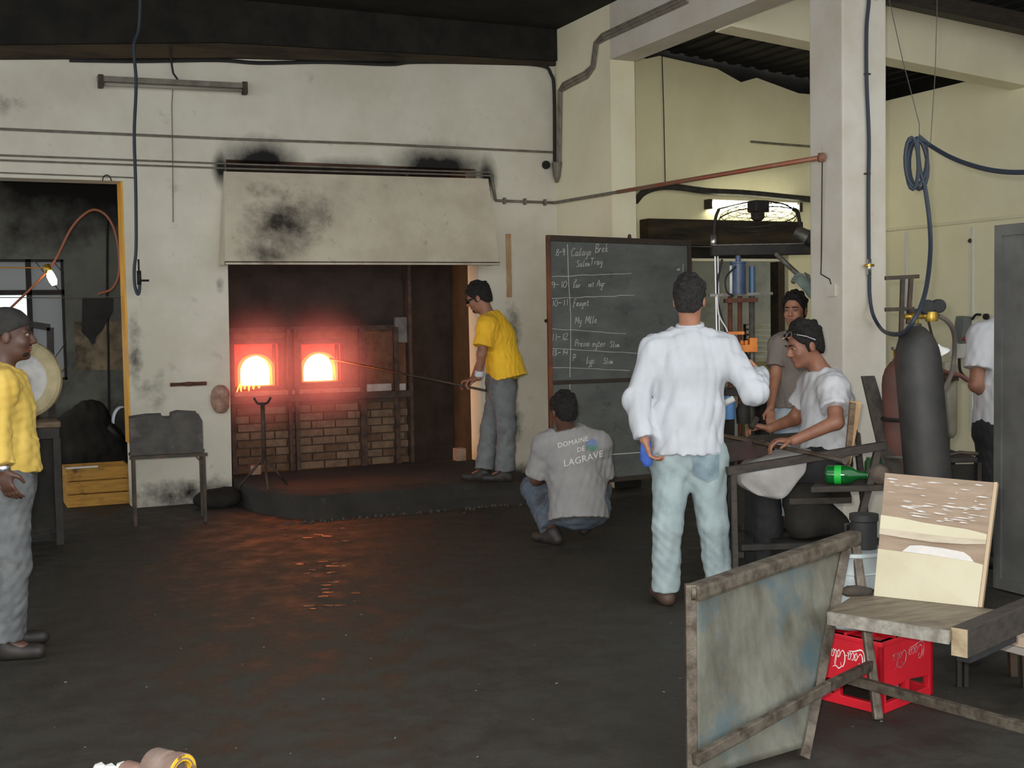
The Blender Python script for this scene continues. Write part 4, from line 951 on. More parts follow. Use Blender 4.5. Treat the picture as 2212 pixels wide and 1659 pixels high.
# ================================================================ chalkboard
BY0, BY1 = 9.40, 9.50
tl_, tr_ = aY(1179, 508, BY0), aY(1490, 520, BY1)
bl_ = V((tl_.x-0.07, BY0-0.14, 0.12)); br_ = V((tr_.x-0.07, BY1-0.14, 0.12))
cbx = thing('chalkboard', 'tall dark framed chalkboard with a handwritten schedule leaning at the pillar', 'chalkboard', V(((bl_.x+br_.x)/2, (bl_.y+br_.y)/2, 0)))
M_board = mat('chalky_slate', (78, 80, 77), 0.9, rgb2=(108, 110, 106), scale=2.2, lo=.3, hi=.75, rgb3=(58, 59, 57), scale3=9, lo3=.6, hi3=.8, stretch=(1, 1, 2.2))
M_bframe = mat('dark_board_frame', (58, 46, 38), 0.7, rgb2=(44, 36, 31), scale=8)
M_bside = mat('red_brown_edge', (124, 74, 50), 0.7, rgb2=(70, 48, 38), scale=3)
def bq(u, v):  # u 0..1 left-right, v 0..1 bottom-top
    return (bl_*(1-u)+br_*u)*(1-v)+(tl_*(1-u)+tr_*u)*v
bn_ = (br_-bl_).cross(tl_-bl_).normalized()
if bn_.dot(-FH) < 0: bn_ = -bn_
BH = (tl_-bl_).length; BWd = (br_-bl_).length
def strip(u0, v0, u1, v1, t, lift=0.0): return MB().slab(bq(u0, v0)+bn_*lift, bq(u1, v0)+bn_*lift, bq(u1, v1)+bn_*lift, bq(u0, v1)+bn_*lift, t, bn_)
strip(0.02, 0.013, .98, .987, 0.012).build('slate', M_board, cbx)
fw = 0.034/BWd
strip(0, 0, fw, 1, .034, -.008).build('left_stile', M_bside, cbx, bevel=.004); strip(1-fw*1.2, 0, 1, 1, .034, -.008).build('right_stile', M_bframe, cbx, bevel=.004)
strip(fw, 1-.024, 1-fw*1.2, 1, .034, -.008).build('top_rail', M_bframe, cbx, bevel=.004); strip(fw, 0, 1-fw*1.2, .02, .034, -.008).build('bottom_rail', M_bframe, cbx, bevel=.004)
# where a pixel falls on the board
def bpix(px, py):
    r = ray(px, py); t = (bl_-CAM).dot(bn_)/r.dot(bn_); return CAM+r*t
def bz(py): p = bpix(1200, py); return (p-bl_).dot((tl_-bl_)/BH)/BH
v0 = bz(826); strip(fw, v0-.010, 1-fw*1.2, v0+.006, .018, .012).build('middle_rail', M_bframe, cbx, bevel=.003)
for u in (0.1, .9): MB().box((bq(u, 0).x-.02, bq(u, 0).y-.02, 0.001), (bq(u, 0).x+.02, bq(u, 0).y+.05, .13)).build('foot', M_bframe, cbx)
p = bq(.565, 1)+V((0, 0, .012)); MB().lathe(p, [(.014, -.012), (.018, 0), (.014, .018), (.004, .026)], 10).build('hanging_eye', M_rust, cbx)
p = bq(-.008, .66); MB().lathe(p, [(.012, -.01), (.016, 0), (.012, .01)], 10, (1, 0, 0)).build('hinge_knob', M_iron2, cbx)
# chalk handwriting: pixel strokes laid on the slate as thin ribbons
GL = {'1': [[(.3, 1), (.35, 0)]], '2': [[(0, .8), (.3, 1), (.5, .7), (0, 0), (.6, .05)]], '3': [[(0, .9), (.4, 1), (.2, .55), (.5, .3), (.1, 0)]], '4': [[(.1, 1), (0, .45), (.6, .5)], [(.5, .9), (.45, 0)]],
 '8': [[(.5, .9), (.1, .9), (.1, .6), (.5, .4), (.5, .05), (.1, .05), (.1, .4), (.5, .9)]], '9': [[(.5, .7), (.3, 1), (.05, .75), (.3, .5), (.5, .8), (.45, 0)]], '0': [[(.3, 1), (.05, .6), (.15, .05), (.45, .1), (.5, .7), (.3, 1)]], '-': [[(0, .5), (.5, .52)]],
 'C': [[(.7, .9), (.4, 1), (.05, .5), (.2, .02), (.7, .15)]], 'B': [[(.1, 1), (.1, 0)], [(.1, 1), (.5, .95), (.45, .6), (.1, .5), (.55, .4), (.5, .02), (.05, 0)]], 'S': [[(.6, .85), (.3, 1), (.1, .75), (.5, .4), (.4, .02), (0, .1)]], 'M': [[(.05, 0), (.12, 1), (.4, .3), (.7, 1), (.75, 0)]],
 'P': [[(.1, 0), (.1, 1), (.55, .9), (.5, .55), (.1, .5)]], 'F': [[(.1, -.2), (.2, 1), (.6, 1)], [(.1, .5), (.5, .55)]], 'T': [[(.3, 0), (.35, 1)], [(0, .95), (.7, 1)]], 'A': [[(0, 0), (.35, 1), (.6, 0)], [(.15, .4), (.5, .42)]], 'E': [[(.6, .9), (.2, 1), (.1, .6), (.4, .5), (.05, .3), (.2, 0), (.6, .1)]],
 'a': [[(.45, .45), (.2, .5), (.05, .2), (.2, 0), (.42, .2), (.45, .45), (.5, .02), (.6, .1)]], 'b': [[(.1, 1), (.08, 0), (.4, .1), (.4, .45), (.1, .4)]], 'e': [[(.05, .25), (.4, .3), (.3, .5), (.08, .35), (.15, 0), (.5, .1)]], 'g': [[(.4, .45), (.1, .45), (.08, .15), (.4, .15), (.42, .45), (.4, -.4), (.1, -.4)]],
 'i': [[(.15, .5), (.18, 0), (.3, .1)]], 'k': [[(.1, 1), (.1, 0)], [(.45, .5), (.12, .25), (.5, 0)]], 'l': [[(.1, .1), (.2, 1), (.15, 0), (.3, .1)]], 'm': [[(.05, .5), (.08, 0), (.25, .5), (.3, 0), (.5, .5), (.55, 0), (.65, .1)]], 'n': [[(.05, .5), (.08, 0), (.3, .5), (.38, 0), (.5, .1)]], 'o': [[(.25, .5), (.05, .25), (.2, 0), (.4, .2), (.25, .5), (.5, .4)]],
 'p': [[(.08, .5), (.1, -.45)], [(.1, .4), (.4, .5), (.4, .1), (.1, .05)]], 'q': [[(.4, .45), (.1, .4), (.12, .1), (.4, .2)], [(.42, .5), (.4, -.45)]], 'r': [[(.08, .5), (.1, 0), (.12, .35), (.4, .5)]], 's': [[(.35, .45), (.1, .4), (.35, .15), (.05, 0)]], 't': [[(.2, .8), (.2, .02), (.4, .1)], [(.05, .5), (.4, .52)]], 'u': [[(.08, .5), (.1, .05), (.35, .05), (.4, .5), (.45, 0)]],
 'y': [[(.05, .5), (.15, .1), (.4, .1)], [(.42, .5), (.35, -.4), (.05, -.35)]], '?': [[(0, .8), (.3, 1), (.45, .75), (.2, .5), (.2, .35)]], ' ': []}
chalk = MB(); rnd = random.Random(4)
def stroke(pts, w=1.3):
    q = [bpix(*p)+bn_*(.0125+.0015) for p in pts]
    if len(q) < 2: return
    n = len(q); side = []
    for i in range(n):
        t = (q[min(i+1, n-1)]-q[max(i-1, 0)]).normalized(); side.append(bn_.cross(t).normalized()*(w*9.6/2650*0.5*rnd.uniform(.7, 1.25)))
    vs = [q[i]+side[i] for i in range(n)]+[q[i]-side[i] for i in range(n)]
    chalk.add(vs, [(i, i+1, n+i+1, n+i) for i in range(n-1)])
def write(txt, x, y, h, w=None, slope=-.06):
    w = w or h*0.68
    for ch in txt:
        g = GL.get(ch, GL['o'])
        mxw = max([p[0] for s_ in g for p in s_]+[.35])
        for s_ in g:
            pts = spline([V((p[0], p[1], 0)) for p in s_], 3) if len(s_) > 2 else [V((p[0], p[1], 0)) for p in s_]
            stroke([(x+p.x*w+p.y*h*.12, y-p.y*h+(p.x*w)*slope) for p in pts])
        x += (mxw+.12)*w; y += (mxw+.12)*w*slope
write('8-9', 1199, 553, 15); write('Calaye', 1231, 554, 17); write('Brek', 1283, 546, 18)
write('Salon', 1243, 577, 14); write('Tray', 1273, 573, 15)
write('9-10', 1188, 623, 14, 15); write('?', 1240, 612, 8); write('Ear', 1236, 622, 12); write('set', 1268, 620, 12); write('Agr', 1287, 620, 15)
write('10-11', 1188, 662, 13, 14); write('Fouyet', 1236, 662, 14); write('My', 1240, 700, 15); write('Mlle', 1262, 699, 16)
write('11-12', 1188, 736, 14, 14); write('Presse', 1240, 748, 14, slope=0); write('hyter', 1277, 749, 15, slope=0); write('Slim', 1315, 750, 13, slope=0)
write('13-14', 1188, 769, 12, 13); write('P', 1235, 780, 14); write('lyp', 1264, 786, 16, slope=0); write('Slim', 1301, 786, 13, slope=0)
for y0, y1, xe in ((598, 591, 1362), (645, 638, 1368), (710, 722, 1350), (753, 763, 1375), (793, 800, 1360)): stroke([(1190+(xe-1190)*i/12, y0+(y1-y0)*(i/12)+rnd.uniform(-1, 1)) for i in range(13)], 1.1)
stroke([(1224, 528), (1226, 600), (1231, 680), (1231, 750), (1229, 815)], 1.7); stroke([(1229, 828), (1229, 850)], 1.5)
stroke([(1312, 982), (1400, 976)], 2.2); stroke([(1474, 570), (1473, 592)], 1.4); write('7c', 1460, 585, 9)
tag(chalk.build('chalk_writing', mat('chalk_white', (196, 196, 192), .95), cbx, recalc=False, kind='stuff'), 'white handwritten chalk lines and hours')

# ================================================================ annex back wall
pipe('duct_cable', [aY(1372, 436, 10.72), aY(1390, 416, 10.7), aY(1420, 405, 10.7), aY(1460, 404, 10.7), aY(1530, 413, 10.7), aY(1620, 418, 10.7), aY(1744, 430, 10.7), aY(1800, 432, 10.7)], 0.034, mat('dark_lagging', (62, 58, 50), .9, rgb2=(40, 38, 34), scale=9, bump=.6), 'thick dark lagged cable sagging across the annex back wall', 'cable', 8, 6)
pipe('wire', [aY(1430, 118, 10.78), aY(1434, 250, 10.78), aY(1437, 398, 10.78)], 0.005, M_black, 'thin vertical wire on the annex back wall', 'wire')
pipe('thin_conduit', [aY(1622, 306, 10.77), aY(1680, 311, 10.77), aY(1800, 320, 10.77)], 0.012, M_pipe, 'short grey conduit high on the annex back wall', 'conduit')
fl0, fl1 = aY(1532, 441, 10.73), aY(1727, 448, 10.73)
ft = thing('fluorescent_lamp', 'lit fluorescent tube on the annex back wall behind the fan', 'lamp', (fl0+fl1)/2)
MB().bar(fl0+V((0, .035, .03)), fl1+V((0, .035, .03)), .05, .04).build('housing', M_white, ft)
MB().tube([fl0+V((.03, 0, 0)), fl1-V((.03, 0, 0))], .026, 12).build('tube', mat('lit_tube', (255, 255, 240), .5, emit=(255, 255, 226), estr=16), ft)
for p in (fl0, fl1): MB().box((p.x-.02, p.y-.03, p.z-.05), (p.x+.02, p.y+.065, p.z+.05)).build('end_cap', M_iron, ft)
# roller shutter box, guide, slats behind
sb = thing('roller_shutter', 'dark roller shutter box across the head of the annex opening', 'shutter', V((7.4, 10.7, 2.2)))
MB().box((6.44, 10.62, 2.28), (8.36, 10.795, 2.54)).build('box', M_soot2, sb, bevel=.01); MB().box((6.52, 10.9, 2.16), (8.29, 10.94, 2.279)).build('curtain_end', M_soot, sb); MB().box((6.52, 10.88, 2.13), (8.29, 10.96, 2.158)).build('bottom_bar', M_annex, sb)
o = MB().box((8.21, 10.86, 0.001), (8.295, 11.0, 2.125)).build('guide_post', M_iron); rebase(o, (8.25, 10.9, 0)); tag(o, 'dark guide post at the right side of the shutter opening', 'post')
lv = thing('slatted_panel', 'pale slatted metal panel leaning inside the shutter opening', 'panel', V((aY(1660, 790, 11.6).x, 11.6, 0)))
for k in range(8):
    a, b = aY(1612, 706+k*11.5, 11.55+.01*k), aY(1702, 702+k*11.5, 11.55+.01*k); MB().bar(a, b, .012, .032, (0, -.5, 1)).build('slat', mat('pale_slat', (186, 182, 164), .6, rgb2=(150, 146, 128), scale=4), lv)
a, b = aY(1612, 700, 11.62), aY(1702, 700, 11.62)
for p in (a, b): MB().box((p.x-.02, 11.6, 0.001), (p.x+.02, 11.65, p.z)).build('upright', M_iron, lv)
a, b = aY(1600, 782, 11.3), aY(1705, 778, 11.3); o = MB().box((a.x, 11.25, 0.55), (b.x, 11.34, a.z)).build('low_table', mat('dull_yellow_board', (150, 142, 92), .8)); 
for x_ in (a.x+.05, b.x-.05): pass
o.data.transform(Matrix.Translation((0, 0, 0))); 
bm = bmesh.new(); bm.from_mesh(o.data)
for x_ in (a.x+.03, b.x-.06):
    q = bmesh.ops.create_cube(bm, size=1)['verts']
    for v in q: v.co = V((x_+.02+v.co.x*.04, 11.295+v.co.y*.05, .275+v.co.z*.546))
bm.to_mesh(o.data); bm.free(); rebase(o, ((a.x+b.x)/2, 11.3, 0)); tag(o, 'dull yellow edged bench behind the press', 'bench')

# ================================================================ glass press
pd = 9.05
pb = D(1603, 1100, pd); pb.z = 0
pr = thing('glass_press', 'tall glass press with blue air cylinder and orange guide plates', 'press', pb)
def P(x, y, d=pd): return D(x, y, d)
ru = unit(V((RH.x, RH.y, 0)))
MB().bar(P(1536, 542), P(1800, 538), .10, .075).build('head_beam', M_iron2, pr, bevel=.006)
MB().bar(P(1538, 531), P(1745, 527), .06, .012).build('top_plate', M_steel, pr)
for x_, r_ in ((1547, .009), (1553, .006)): MB().tube([P(x_-2, 552), P(x_+1, 700), V((P(x_+6, 900).x, P(x_+6, 900).y, .42))], r_, 8).build('chrome_rod', M_chrome, pr)
MB().tube([P(1541, 508), P(1541, 535)], .02, 10).build('rod_cap', M_chrome, pr)
for x_ in (1577, 1598, 1624): MB().tube([P(x_, 640), V((P(x_, 900).x, P(x_, 900).y, .42))], .017 if x_ != 1624 else .022, 10).build('guide_column', M_rust if x_ != 1624 else M_steel, pr)
MB().lathe(P(1595, 636), [(.062, 0), (.062, .01), (.056, .012), (.056, .225), (.062, .228), (.062, .24), (.02, .245), (.02, .29)], 24).build('air_cylinder', mat('blue_cylinder', (66, 84, 112), .4, rgb2=(48, 62, 86), scale=6), pr)
MB().lathe(P(1625, 634), [(.024, 0), (.024, .2)], 14).build('small_cylinder', mat('blue_cylinder2', (60, 92, 120), .4), pr)
MB().tube([P(1579, 634, pd-.03), P(1579, 574, pd-.03)], .011, 8).build('tie_rod', M_white, pr)
MB().bar(P(1532, 638), P(1668, 634), .05, .02).build('yoke_plate', M_steel, pr); MB().bar(P(1565, 650), P(1635, 648), .09, .03).build('clamp_plate', M_rust, pr)
M_or = mat('orange_paint', (232, 138, 52), .6, rgb2=(206, 112, 44), scale=10)
MB().bar(P(1571, 720, pd-.05), P(1606, 719, pd-.05), .08, .022).build('guide_plate', M_or, pr)
MB().bar(P(1566, 753), P(1634, 752), .10, .055).build('lower_plate', M_or, pr, bevel=.004); MB().bar(P(1617, 740), P(1633, 740), .10, .07).build('side_block', M_or, pr); MB().bar(P(1565, 738), P(1571, 738), .08, .03).build('side_block', M_or, pr)
for x_ in (1586, 1603, 1612): MB().lathe(P(x_, 744, pd-.03), [(.012, 0), (.016, .012), (.010, .03)], 10).build('bolt', M_or, pr)
MB().lathe(P(1604, 800), [(.05, 0), (.06, .04), (.045, .10), (.03, .16)], 16).build('plunger', M_iron2, pr)
MB().bar(P(1556, 846), P(1660, 842), .35, .05).build('mould_table', M_iron2, pr, bevel=.006)
q0, q1 = P(1560, 850), P(1655, 850)
MB().bar(V((q0.x, q0.y, .02)).lerp(V((q1.x, q1.y, .02)), 0), V((q1.x, q1.y, .02)), .45, .038).build('base_plate', M_iron2, pr)
for f in (.1, .9):
    for s_ in (-.12, .12): p = q0.lerp(q1, f)+FH*s_; MB().box((p.x-.025, p.y-.025, .04), (p.x+.025, p.y+.025, q0.z-.02)).build('leg', M_iron2, pr)
MB().tube(spline([P(1560, 560), P(1550, 610), P(1552, 660), P(1565, 705), P(1572, 740)], 5), .009, 8).tube(spline([P(1590, 575, pd-.06), P(1568, 600, pd-.07), P(1570, 630, pd-.07), P(1585, 640, pd-.06)], 5), .007, 8).build('air_line', M_black, pr)
MB().tube(spline([P(1549, 638, pd-.03), P(1553, 680, pd-.03), P(1570, 712, pd-.03), P(1572, 730, pd-.03)], 5), .006, 8).build('pale_hose', M_white, pr)
# chrome and blue bits at table height
MB().tube(spline([P(1556, 925, 8.3), P(1552, 900, 8.3), P(1560, 876, 8.3), P(1585, 861, 8.3)], 5), .022, 10).build('white_bent_pipe', M_white, pr)
MB().lathe(P(1572, 905, 8.6), [(.05, 0), (.05, .12), (.02, .16)], 16).build('blue_motor', mat('blue_motor', (82, 130, 180), .4), pr)
MB().lathe(P(1605, 915, 8.6), [(.045, 0), (.05, .1), (.03, .14)], 16).build('dark_motor', M_iron2, pr)
# hand lever gripped by the smiling man
hp = P6H = D(1728, 597, 8.86)
o = MB().tube([D(1676, 548, 8.95), hp, D(1752, 618, 8.8)], .018, 10).build('hand_lever', M_steel, pr)

# fan on top of the press
fb = P(1635, 500); fz = thing('cage_fan', 'wire cage fan lying tilted on top of the glass press', 'fan', V((fb.x, fb.y, P(1635, 527).z+.007)))
fa = unit(UP*.93-FH*.30-RH*.12); fu = unit(RH-fa*RH.dot(fa)); fv = fa.cross(fu)
fc = P(1637, 468)
def ring(c, r_, w=.005): return [c+(fu*math.cos(t)+fv*math.sin(t))*r_ for t in [2*math.pi*i/36 for i in range(37)]]
cg = MB()
for h_, r_ in ((.0, .285), (-.035, .275), (-.07, .24), (.03, .27), (.05, .22), (.06, .15)): cg.tube(ring(fc+fa*h_, r_), .0045 if h_ in (.0,) else .0022, 5, caps=False)
for k in range(22):
    t = 2*math.pi*k/22; d_ = fu*math.cos(t)+fv*math.sin(t)
    cg.tube([fc+fa*.06+d_*.06, fc+fa*.05+d_*.22, fc+fa*.03+d_*.27, fc+d_*.285, fc-fa*.035+d_*.275, fc-fa*.07+d_*.24, fc-fa*.09+d_*.08], .0018, 4)
cg.build('cage', M_iron2, fz)
MB().lathe(fc-fa*.03, [(.03, 0), (.05, .02), (.05, .07), (.03, .09)], 18, fa).build('motor', M_iron2, fz)
mb_ = P(1637, 447); MB().box((mb_.x-.062, mb_.y-.06, mb_.z-.04), (mb_.x+.062, mb_.y+.05, mb_.z+.045)).build('motor_box', M_iron2, fz, bevel=.01)
MB().tube(spline([P(1553, 452), P(1546, 470), P(1543, 500), P(1543, 530)], 4), .012, 8).build('bracket_arm', M_iron2, fz)
MB().tube(spline([P(1712, 452), P(1722, 456), P(1727, 478), P(1731, 500), P(1734, 527)], 4), .014, 8).build('bracket_arm', M_iron2, fz)
MB().tube(spline([P(1550, 452), P(1600, 440), P(1640, 434), P(1690, 440), P(1718, 455)], 4), .006, 6).build('carry_bow', M_iron2, fz)
sl_ = thing('spot_lamp', 'small dark spot lamp fixed at the right end of the press beam', 'lamp', P(1730, 530))
MB().lathe(P(1718, 498), [(.03, 0), (.045, .02), (.05, .08), (.06, .10), (.06, .15), (.04, .16)], 18, unit(RH*.75-UP*.45-FH*.2)).build('barrel', M_steel, sl_)
MB().tube([P(1730, 512), P(1732, 533)], .01, 8).build('stem', M_iron2, sl_)
MB().lathe(P(1745, 513, pd-.05), [(.05, 0), (.058, .015), (.056, .05)], 18, unit(RH*.75-UP*.45-FH*.2)).build('lens_hood', M_black, sl_)
# ================================================================ glassworker's bench
bd = 6.5
bb = D(1740, 1200, 6.9); bb.z = 0
bc = thing('glassworkers_bench', 'dark iron and timber bench with sloping arms around the seated man', 'bench', bb)
NA0, NA1 = D(1570, 1018, 6.40), D(1912, 962, 6.50)          # near arm
FA0, FA1 = D(1563, 952, 7.42), D(1850, 935, 7.50)           # far arm
MB().bar(NA0, NA1, .05, .042).build('arm', M_darkwood, bc, bevel=.004); MB().bar(FA0, FA1, .05, .042).build('arm', M_darkwood, bc, bevel=.004)
def leg(p, q, w=.045): MB().bar(p, q, w, w*.8, RH).build('leg', M_darkwood, bc, bevel=.004)
def foot(px, py, d): p = D(px, py, d); p.z = .002; return p
leg(D(1898, 965, 6.50), foot(1808, 1200, 6.42)); leg(D(1584, 1018, 6.40), foot(1590, 1200, 6.36), .035); leg(FA0+V((.03, 0, 0)), foot(1570, 1100, 7.4), .035); leg(FA1, foot(1880, 1100, 7.55))
sz = .56
def SP(px, py, d): p = D(px, py, d); p.z = sz; return p
MB().slab(SP(1705, 1050, 6.62), SP(1840, 1040, 6.64), SP(1830, 1040, 7.40), SP(1700, 1040, 7.38), -.035, UP).build('seat', M_darkwood, bc, bevel=.004)
# side shelf
zs_ = D(1830, 1048, 6.45).z
def SH(px, d): p = D(px, 1048, d); p.z = zs_; return p
shp = [SH(1752, 6.40), SH(1908, 6.42), SH(1915, 6.72), SH(1770, 6.70)]
MB().slab(*shp, -.03, UP).build('side_shelf', M_darkwood, bc, bevel=.003)
MB().bar(foot(1600, 1100, 6.4)+UP*.34, foot(1820, 1100, 6.44)+UP*.34, .03, .03).build('stretcher', M_iron2, bc); MB().bar(foot(1600, 1100, 6.4)+UP*.30, foot(1575, 1100, 7.4)+UP*.30, .03, .03).build('stretcher', M_iron2, bc)
# tan back board and dark paddle plank
MB().slab(D(1826, 1003, 6.62), D(1838, 1003, 6.62), D(1862, 868, 6.68), D(1836, 866, 6.68), .02, FH).build('back_board', mat('tan_board', (172, 132, 88), .7, rgb2=(190, 160, 122), scale=5, stretch=(3, 3, .6)), bc, bevel=.003)
MB().bar(D(1842, 870, 6.66), D(1826, 1040, 6.62), .03, .02, FH).build('board_edge', M_wood, bc)
# tin guard under the arms at the front
MB().slab(D(1565, 1000, 6.9), D(1660, 985, 6.95), D(1650, 950, 7.0), D(1562, 958, 6.95), .006).build('guard_plate', mat('reddish_dark_sheet', (64, 44, 38), .8, rgb2=(44, 36, 32), scale=6), bc)
lean = thing('paddle_plank', 'dark scorched plank leaning against the column behind the bench', 'plank', foot(1935, 1000, 6.5))
pt = [D(1862, 813, 6.95), D(1890, 812, 6.95)]; pb_ = [V((0, 0, 0)), V((0, 0, 0))]
e0, e1 = D(1910, 1020, 6.6), D(1952, 1020, 6.6)
e0 = pt[0]+(e0-pt[0])*((pt[0].z-.003)/(pt[0].z-e0.z)); e1 = pt[1]+(e1-pt[1])*((pt[1].z-.003)/(pt[1].z-e1.z))
MB().slab(e0, e1, pt[1], pt[0], .03, FH).build('board', mat('scorched_wood', (78, 72, 64), .85, rgb2=(54, 50, 46), scale=5, stretch=(4, 4, .6), bump=.3), lean, bevel=.003)
# blowing iron across the arms, lump of glass tool, jack tools
o = MB().tube([D(1556, 940, 7.36), D(1748, 979, 6.42), D(1826, 996, 6.13)], .013, 12).tube([D(1806, 991, 6.20), D(1826, 996, 6.13)], .018, 12).build('blowing_iron', mat('polished_iron', (128, 118, 108), .35, .8, rgb2=(84, 70, 60), scale=6)); rebase(o, D(1748, 979, 6.42)); tag(o, 'blowing iron lying across the bench arms under the seated man\'s hands', 'iron')
o = MB().tube(spline([D(1634, 905, 7.05), D(1628, 914, 7.02), D(1622, 924, 7.0)], 4), [.018]*9, 8).build('wooden_block', M_darkwood); rebase(o, D(1628, 914, 7.02)); tag(o, 'dark shaping tool in the seated man\'s far hand', 'tool')
bt = thing('green_bottle', 'green glass bottle lying on the bench side shelf', 'bottle', SH(1832, 6.5))
M_green = mat('green_glass', (24, 116, 48), .12, trans=.45, rgb2=(12, 84, 34), scale=9)
c = SH(1782, 6.50)+UP*.052; ax_ = unit(RH*.9-FH*.3)
MB().lathe(c, [(.001, 0), (.04, .003), (.05, .012), (.05, .10), (.046, .13), (.022, .17), (.018, .21), (.021, .212), (.021, .22), (.001, .222)], 20, ax_, cap=False).build('bottle_glass', M_green, bt)
MB().lathe(c+ax_*.05, [(.0505, 0), (.0505, .035)], 20, ax_, cap=False).build('label_band', mat('bright_green_label', (30, 176, 60), .5), bt)
jr = SH(1886, 6.62); j = thing('green_jar', 'dark green jar at the right end of the bench side shelf', 'jar', jr)
MB().lathe(jr+UP*.001, [(.001, 0), (.042, 0), (.045, .02), (.045, .10), (.036, .115), (.036, .125), (.001, .126)], 18, cap=False).build('jar_body', mat('dark_green_glass', (44, 92, 48), .2), j)
s = Sdf(.008); q = SH(1896, 6.50); rg = thing('brown_rag', 'brown grey cloth bundle on the bench side shelf', 'rag', q)
s.ell(q+UP*.05, (.055, .06, .05), None, .02).ell(q+UP*.03+RH*.03, (.05, .04, .035), None, .02).cut(q, -UP); sdf_obj('cloth', s, mat('brown_rag', (96, 84, 72), .95, rgb2=(70, 62, 54), scale=9), rg, .006, .06, 5)
# dark lumpy bundle under the shelf
s = Sdf(.012); q = foot(1770, 1160, 6.75); bu = thing('dark_bundle', 'lumpy black bundle on a box under the bench shelf', 'bundle', V((q.x, q.y, 0)))
for px, py, r_ in ((1735, 1085, .11), (1760, 1075, .07), (1768, 1110, .09), (1795, 1130, .085), (1815, 1140, .05), (1740, 1130, .11)): s.ell(D(px, py, 6.75), (r_, r_, r_*.95), None, .04)
s.cut(D(1780, 1152, 6.75), -UP+RH*.12); sdf_obj('lumps', s, M_soot, bu, .006, .08, 7)
zz = D(1780, 1152, 6.75).z
MB().box((q.x-.22, q.y-.1, .002), (q.x+.16, q.y+.14, zz-.03)).build('crate_under', M_soot, bu)

# ================================================================ gas cylinders and their gear
def cyl(label, topx, topy, botx, d, r_, m_, neck=True):
    t_ = D(topx, topy, d); zt_ = t_.z; b_ = D(botx, 1100, d-.05); b_.z = .003
    th = thing('gas_cylinder', label, 'gas cylinder', b_, 'gas cylinders right of the column')
    ax = t_-b_; L = ax.length
    MB().lathe(b_, [(r_*.9, 0), (r_, .02), (r_, L-r_*1.6), (r_*.93, L-r_*1.1), (r_*.75, L-r_*.6), (r_*.45, L-r_*.22), (r_*.28, L-r_*.1), (r_*.28, L)], 28, ax).build('shell', m_, th)
    return th, t_, unit(ax)
M_cylb = mat('black_cylinder_paint', (38, 37, 35), .6, rgb2=(54, 50, 46), scale=6, rgb3=(84, 62, 50), scale3=7, lo3=.66, hi3=.8)
M_cylr = mat('red_oxide_cylinder', (100, 62, 53), .7, rgb2=(82, 52, 45), scale=5, rgb3=(78, 66, 58), scale3=5)
g1, t1, a1 = cyl('tall black gas cylinder with regulator beside the column', 1976, 700, 2030, 6.4, .118, M_cylb)
MB().tube([t1-a1*.02, t1+a1*.06], .022, 10).tube([t1+a1*.04-RH*.05, t1+a1*.04+RH*.05], .014, 8).build('valve', M_brass, g1)
MB().lathe(t1+a1*.06, [(.035, 0), (.035, .018)], 12, a1).build('hand_wheel', M_iron2, g1)
rb = D(2012, 684, 6.4); MB().tube([t1+a1*.04+RH*.05, rb], .014, 8).lathe(rb-V((0, .0, .025)), [(.03, 0), (.036, .02), (.03, .05)], 14).build('regulator', M_brass, g1)
for px, py, r_ in ((2003, 664, .040), (2027, 661, .036)):
    p = D(px, py, 6.4); g_ = MB().lathe(p+FH*.02, [(r_, 0), (r_, .035), (r_*.85, .04)], 20, -FH).build('gauge', M_black, g1); MB().tube([p, rb], .007, 6).build('gauge_stem', M_brass, g_)
g2, t2, a2 = cyl('rusty red gas cylinder partly behind the black cylinder', 1938, 775, 1958, 6.74, .088, M_cylr)
MB().tube([t2-a2*.02, t2+a2*.05], .02, 10).build('valve', M_brass, g2); MB().lathe(t2+a2*.05, [(.03, 0), (.03, .015)], 12, a2).build('hand_wheel', M_steel, g2)
for py in (905, 985): c = D(1945, py, 6.68); MB().tube([c+(RH*math.cos(t)+FH*math.sin(t))*.094 for t in [2*math.pi*i/20 for i in range(21)]], .012, 6).build('band', M_iron2 if py < 950 else M_steel, g2)
# slim grey tank on a stand
th = thing('slim_tank', 'slim beige grey tank on a leg behind the black cylinder', 'tank', V((D(2047, 900, 7.9).x, D(2047, 900, 7.9).y, 0)))
a, b = D(2045, 948, 7.9), D(2047, 782, 7.9)
MB().lathe(a, [(.001, 0), (.04, .008), (.06, .03), (.063, .05), (.063, (b-a).length-.03), (.05, (b-a).length), (.001, (b-a).length+.005)], 22, b-a).build('shell', mat('beige_tank', (150, 144, 126), .5, rgb2=(130, 124, 108), scale=4), th)
MB().tube([a+UP*.01, V((a.x, a.y, .003))], .02, 8).build('leg', M_iron, th); MB().lathe(V((a.x, a.y, .002)), [(.14, 0), (.14, .012)], 20).build('foot_plate', M_iron2, th)
MB().bar(D(2020, 818, 7.83), D(2070, 814, 7.83), .02, .05).build('strap', M_iron, th)
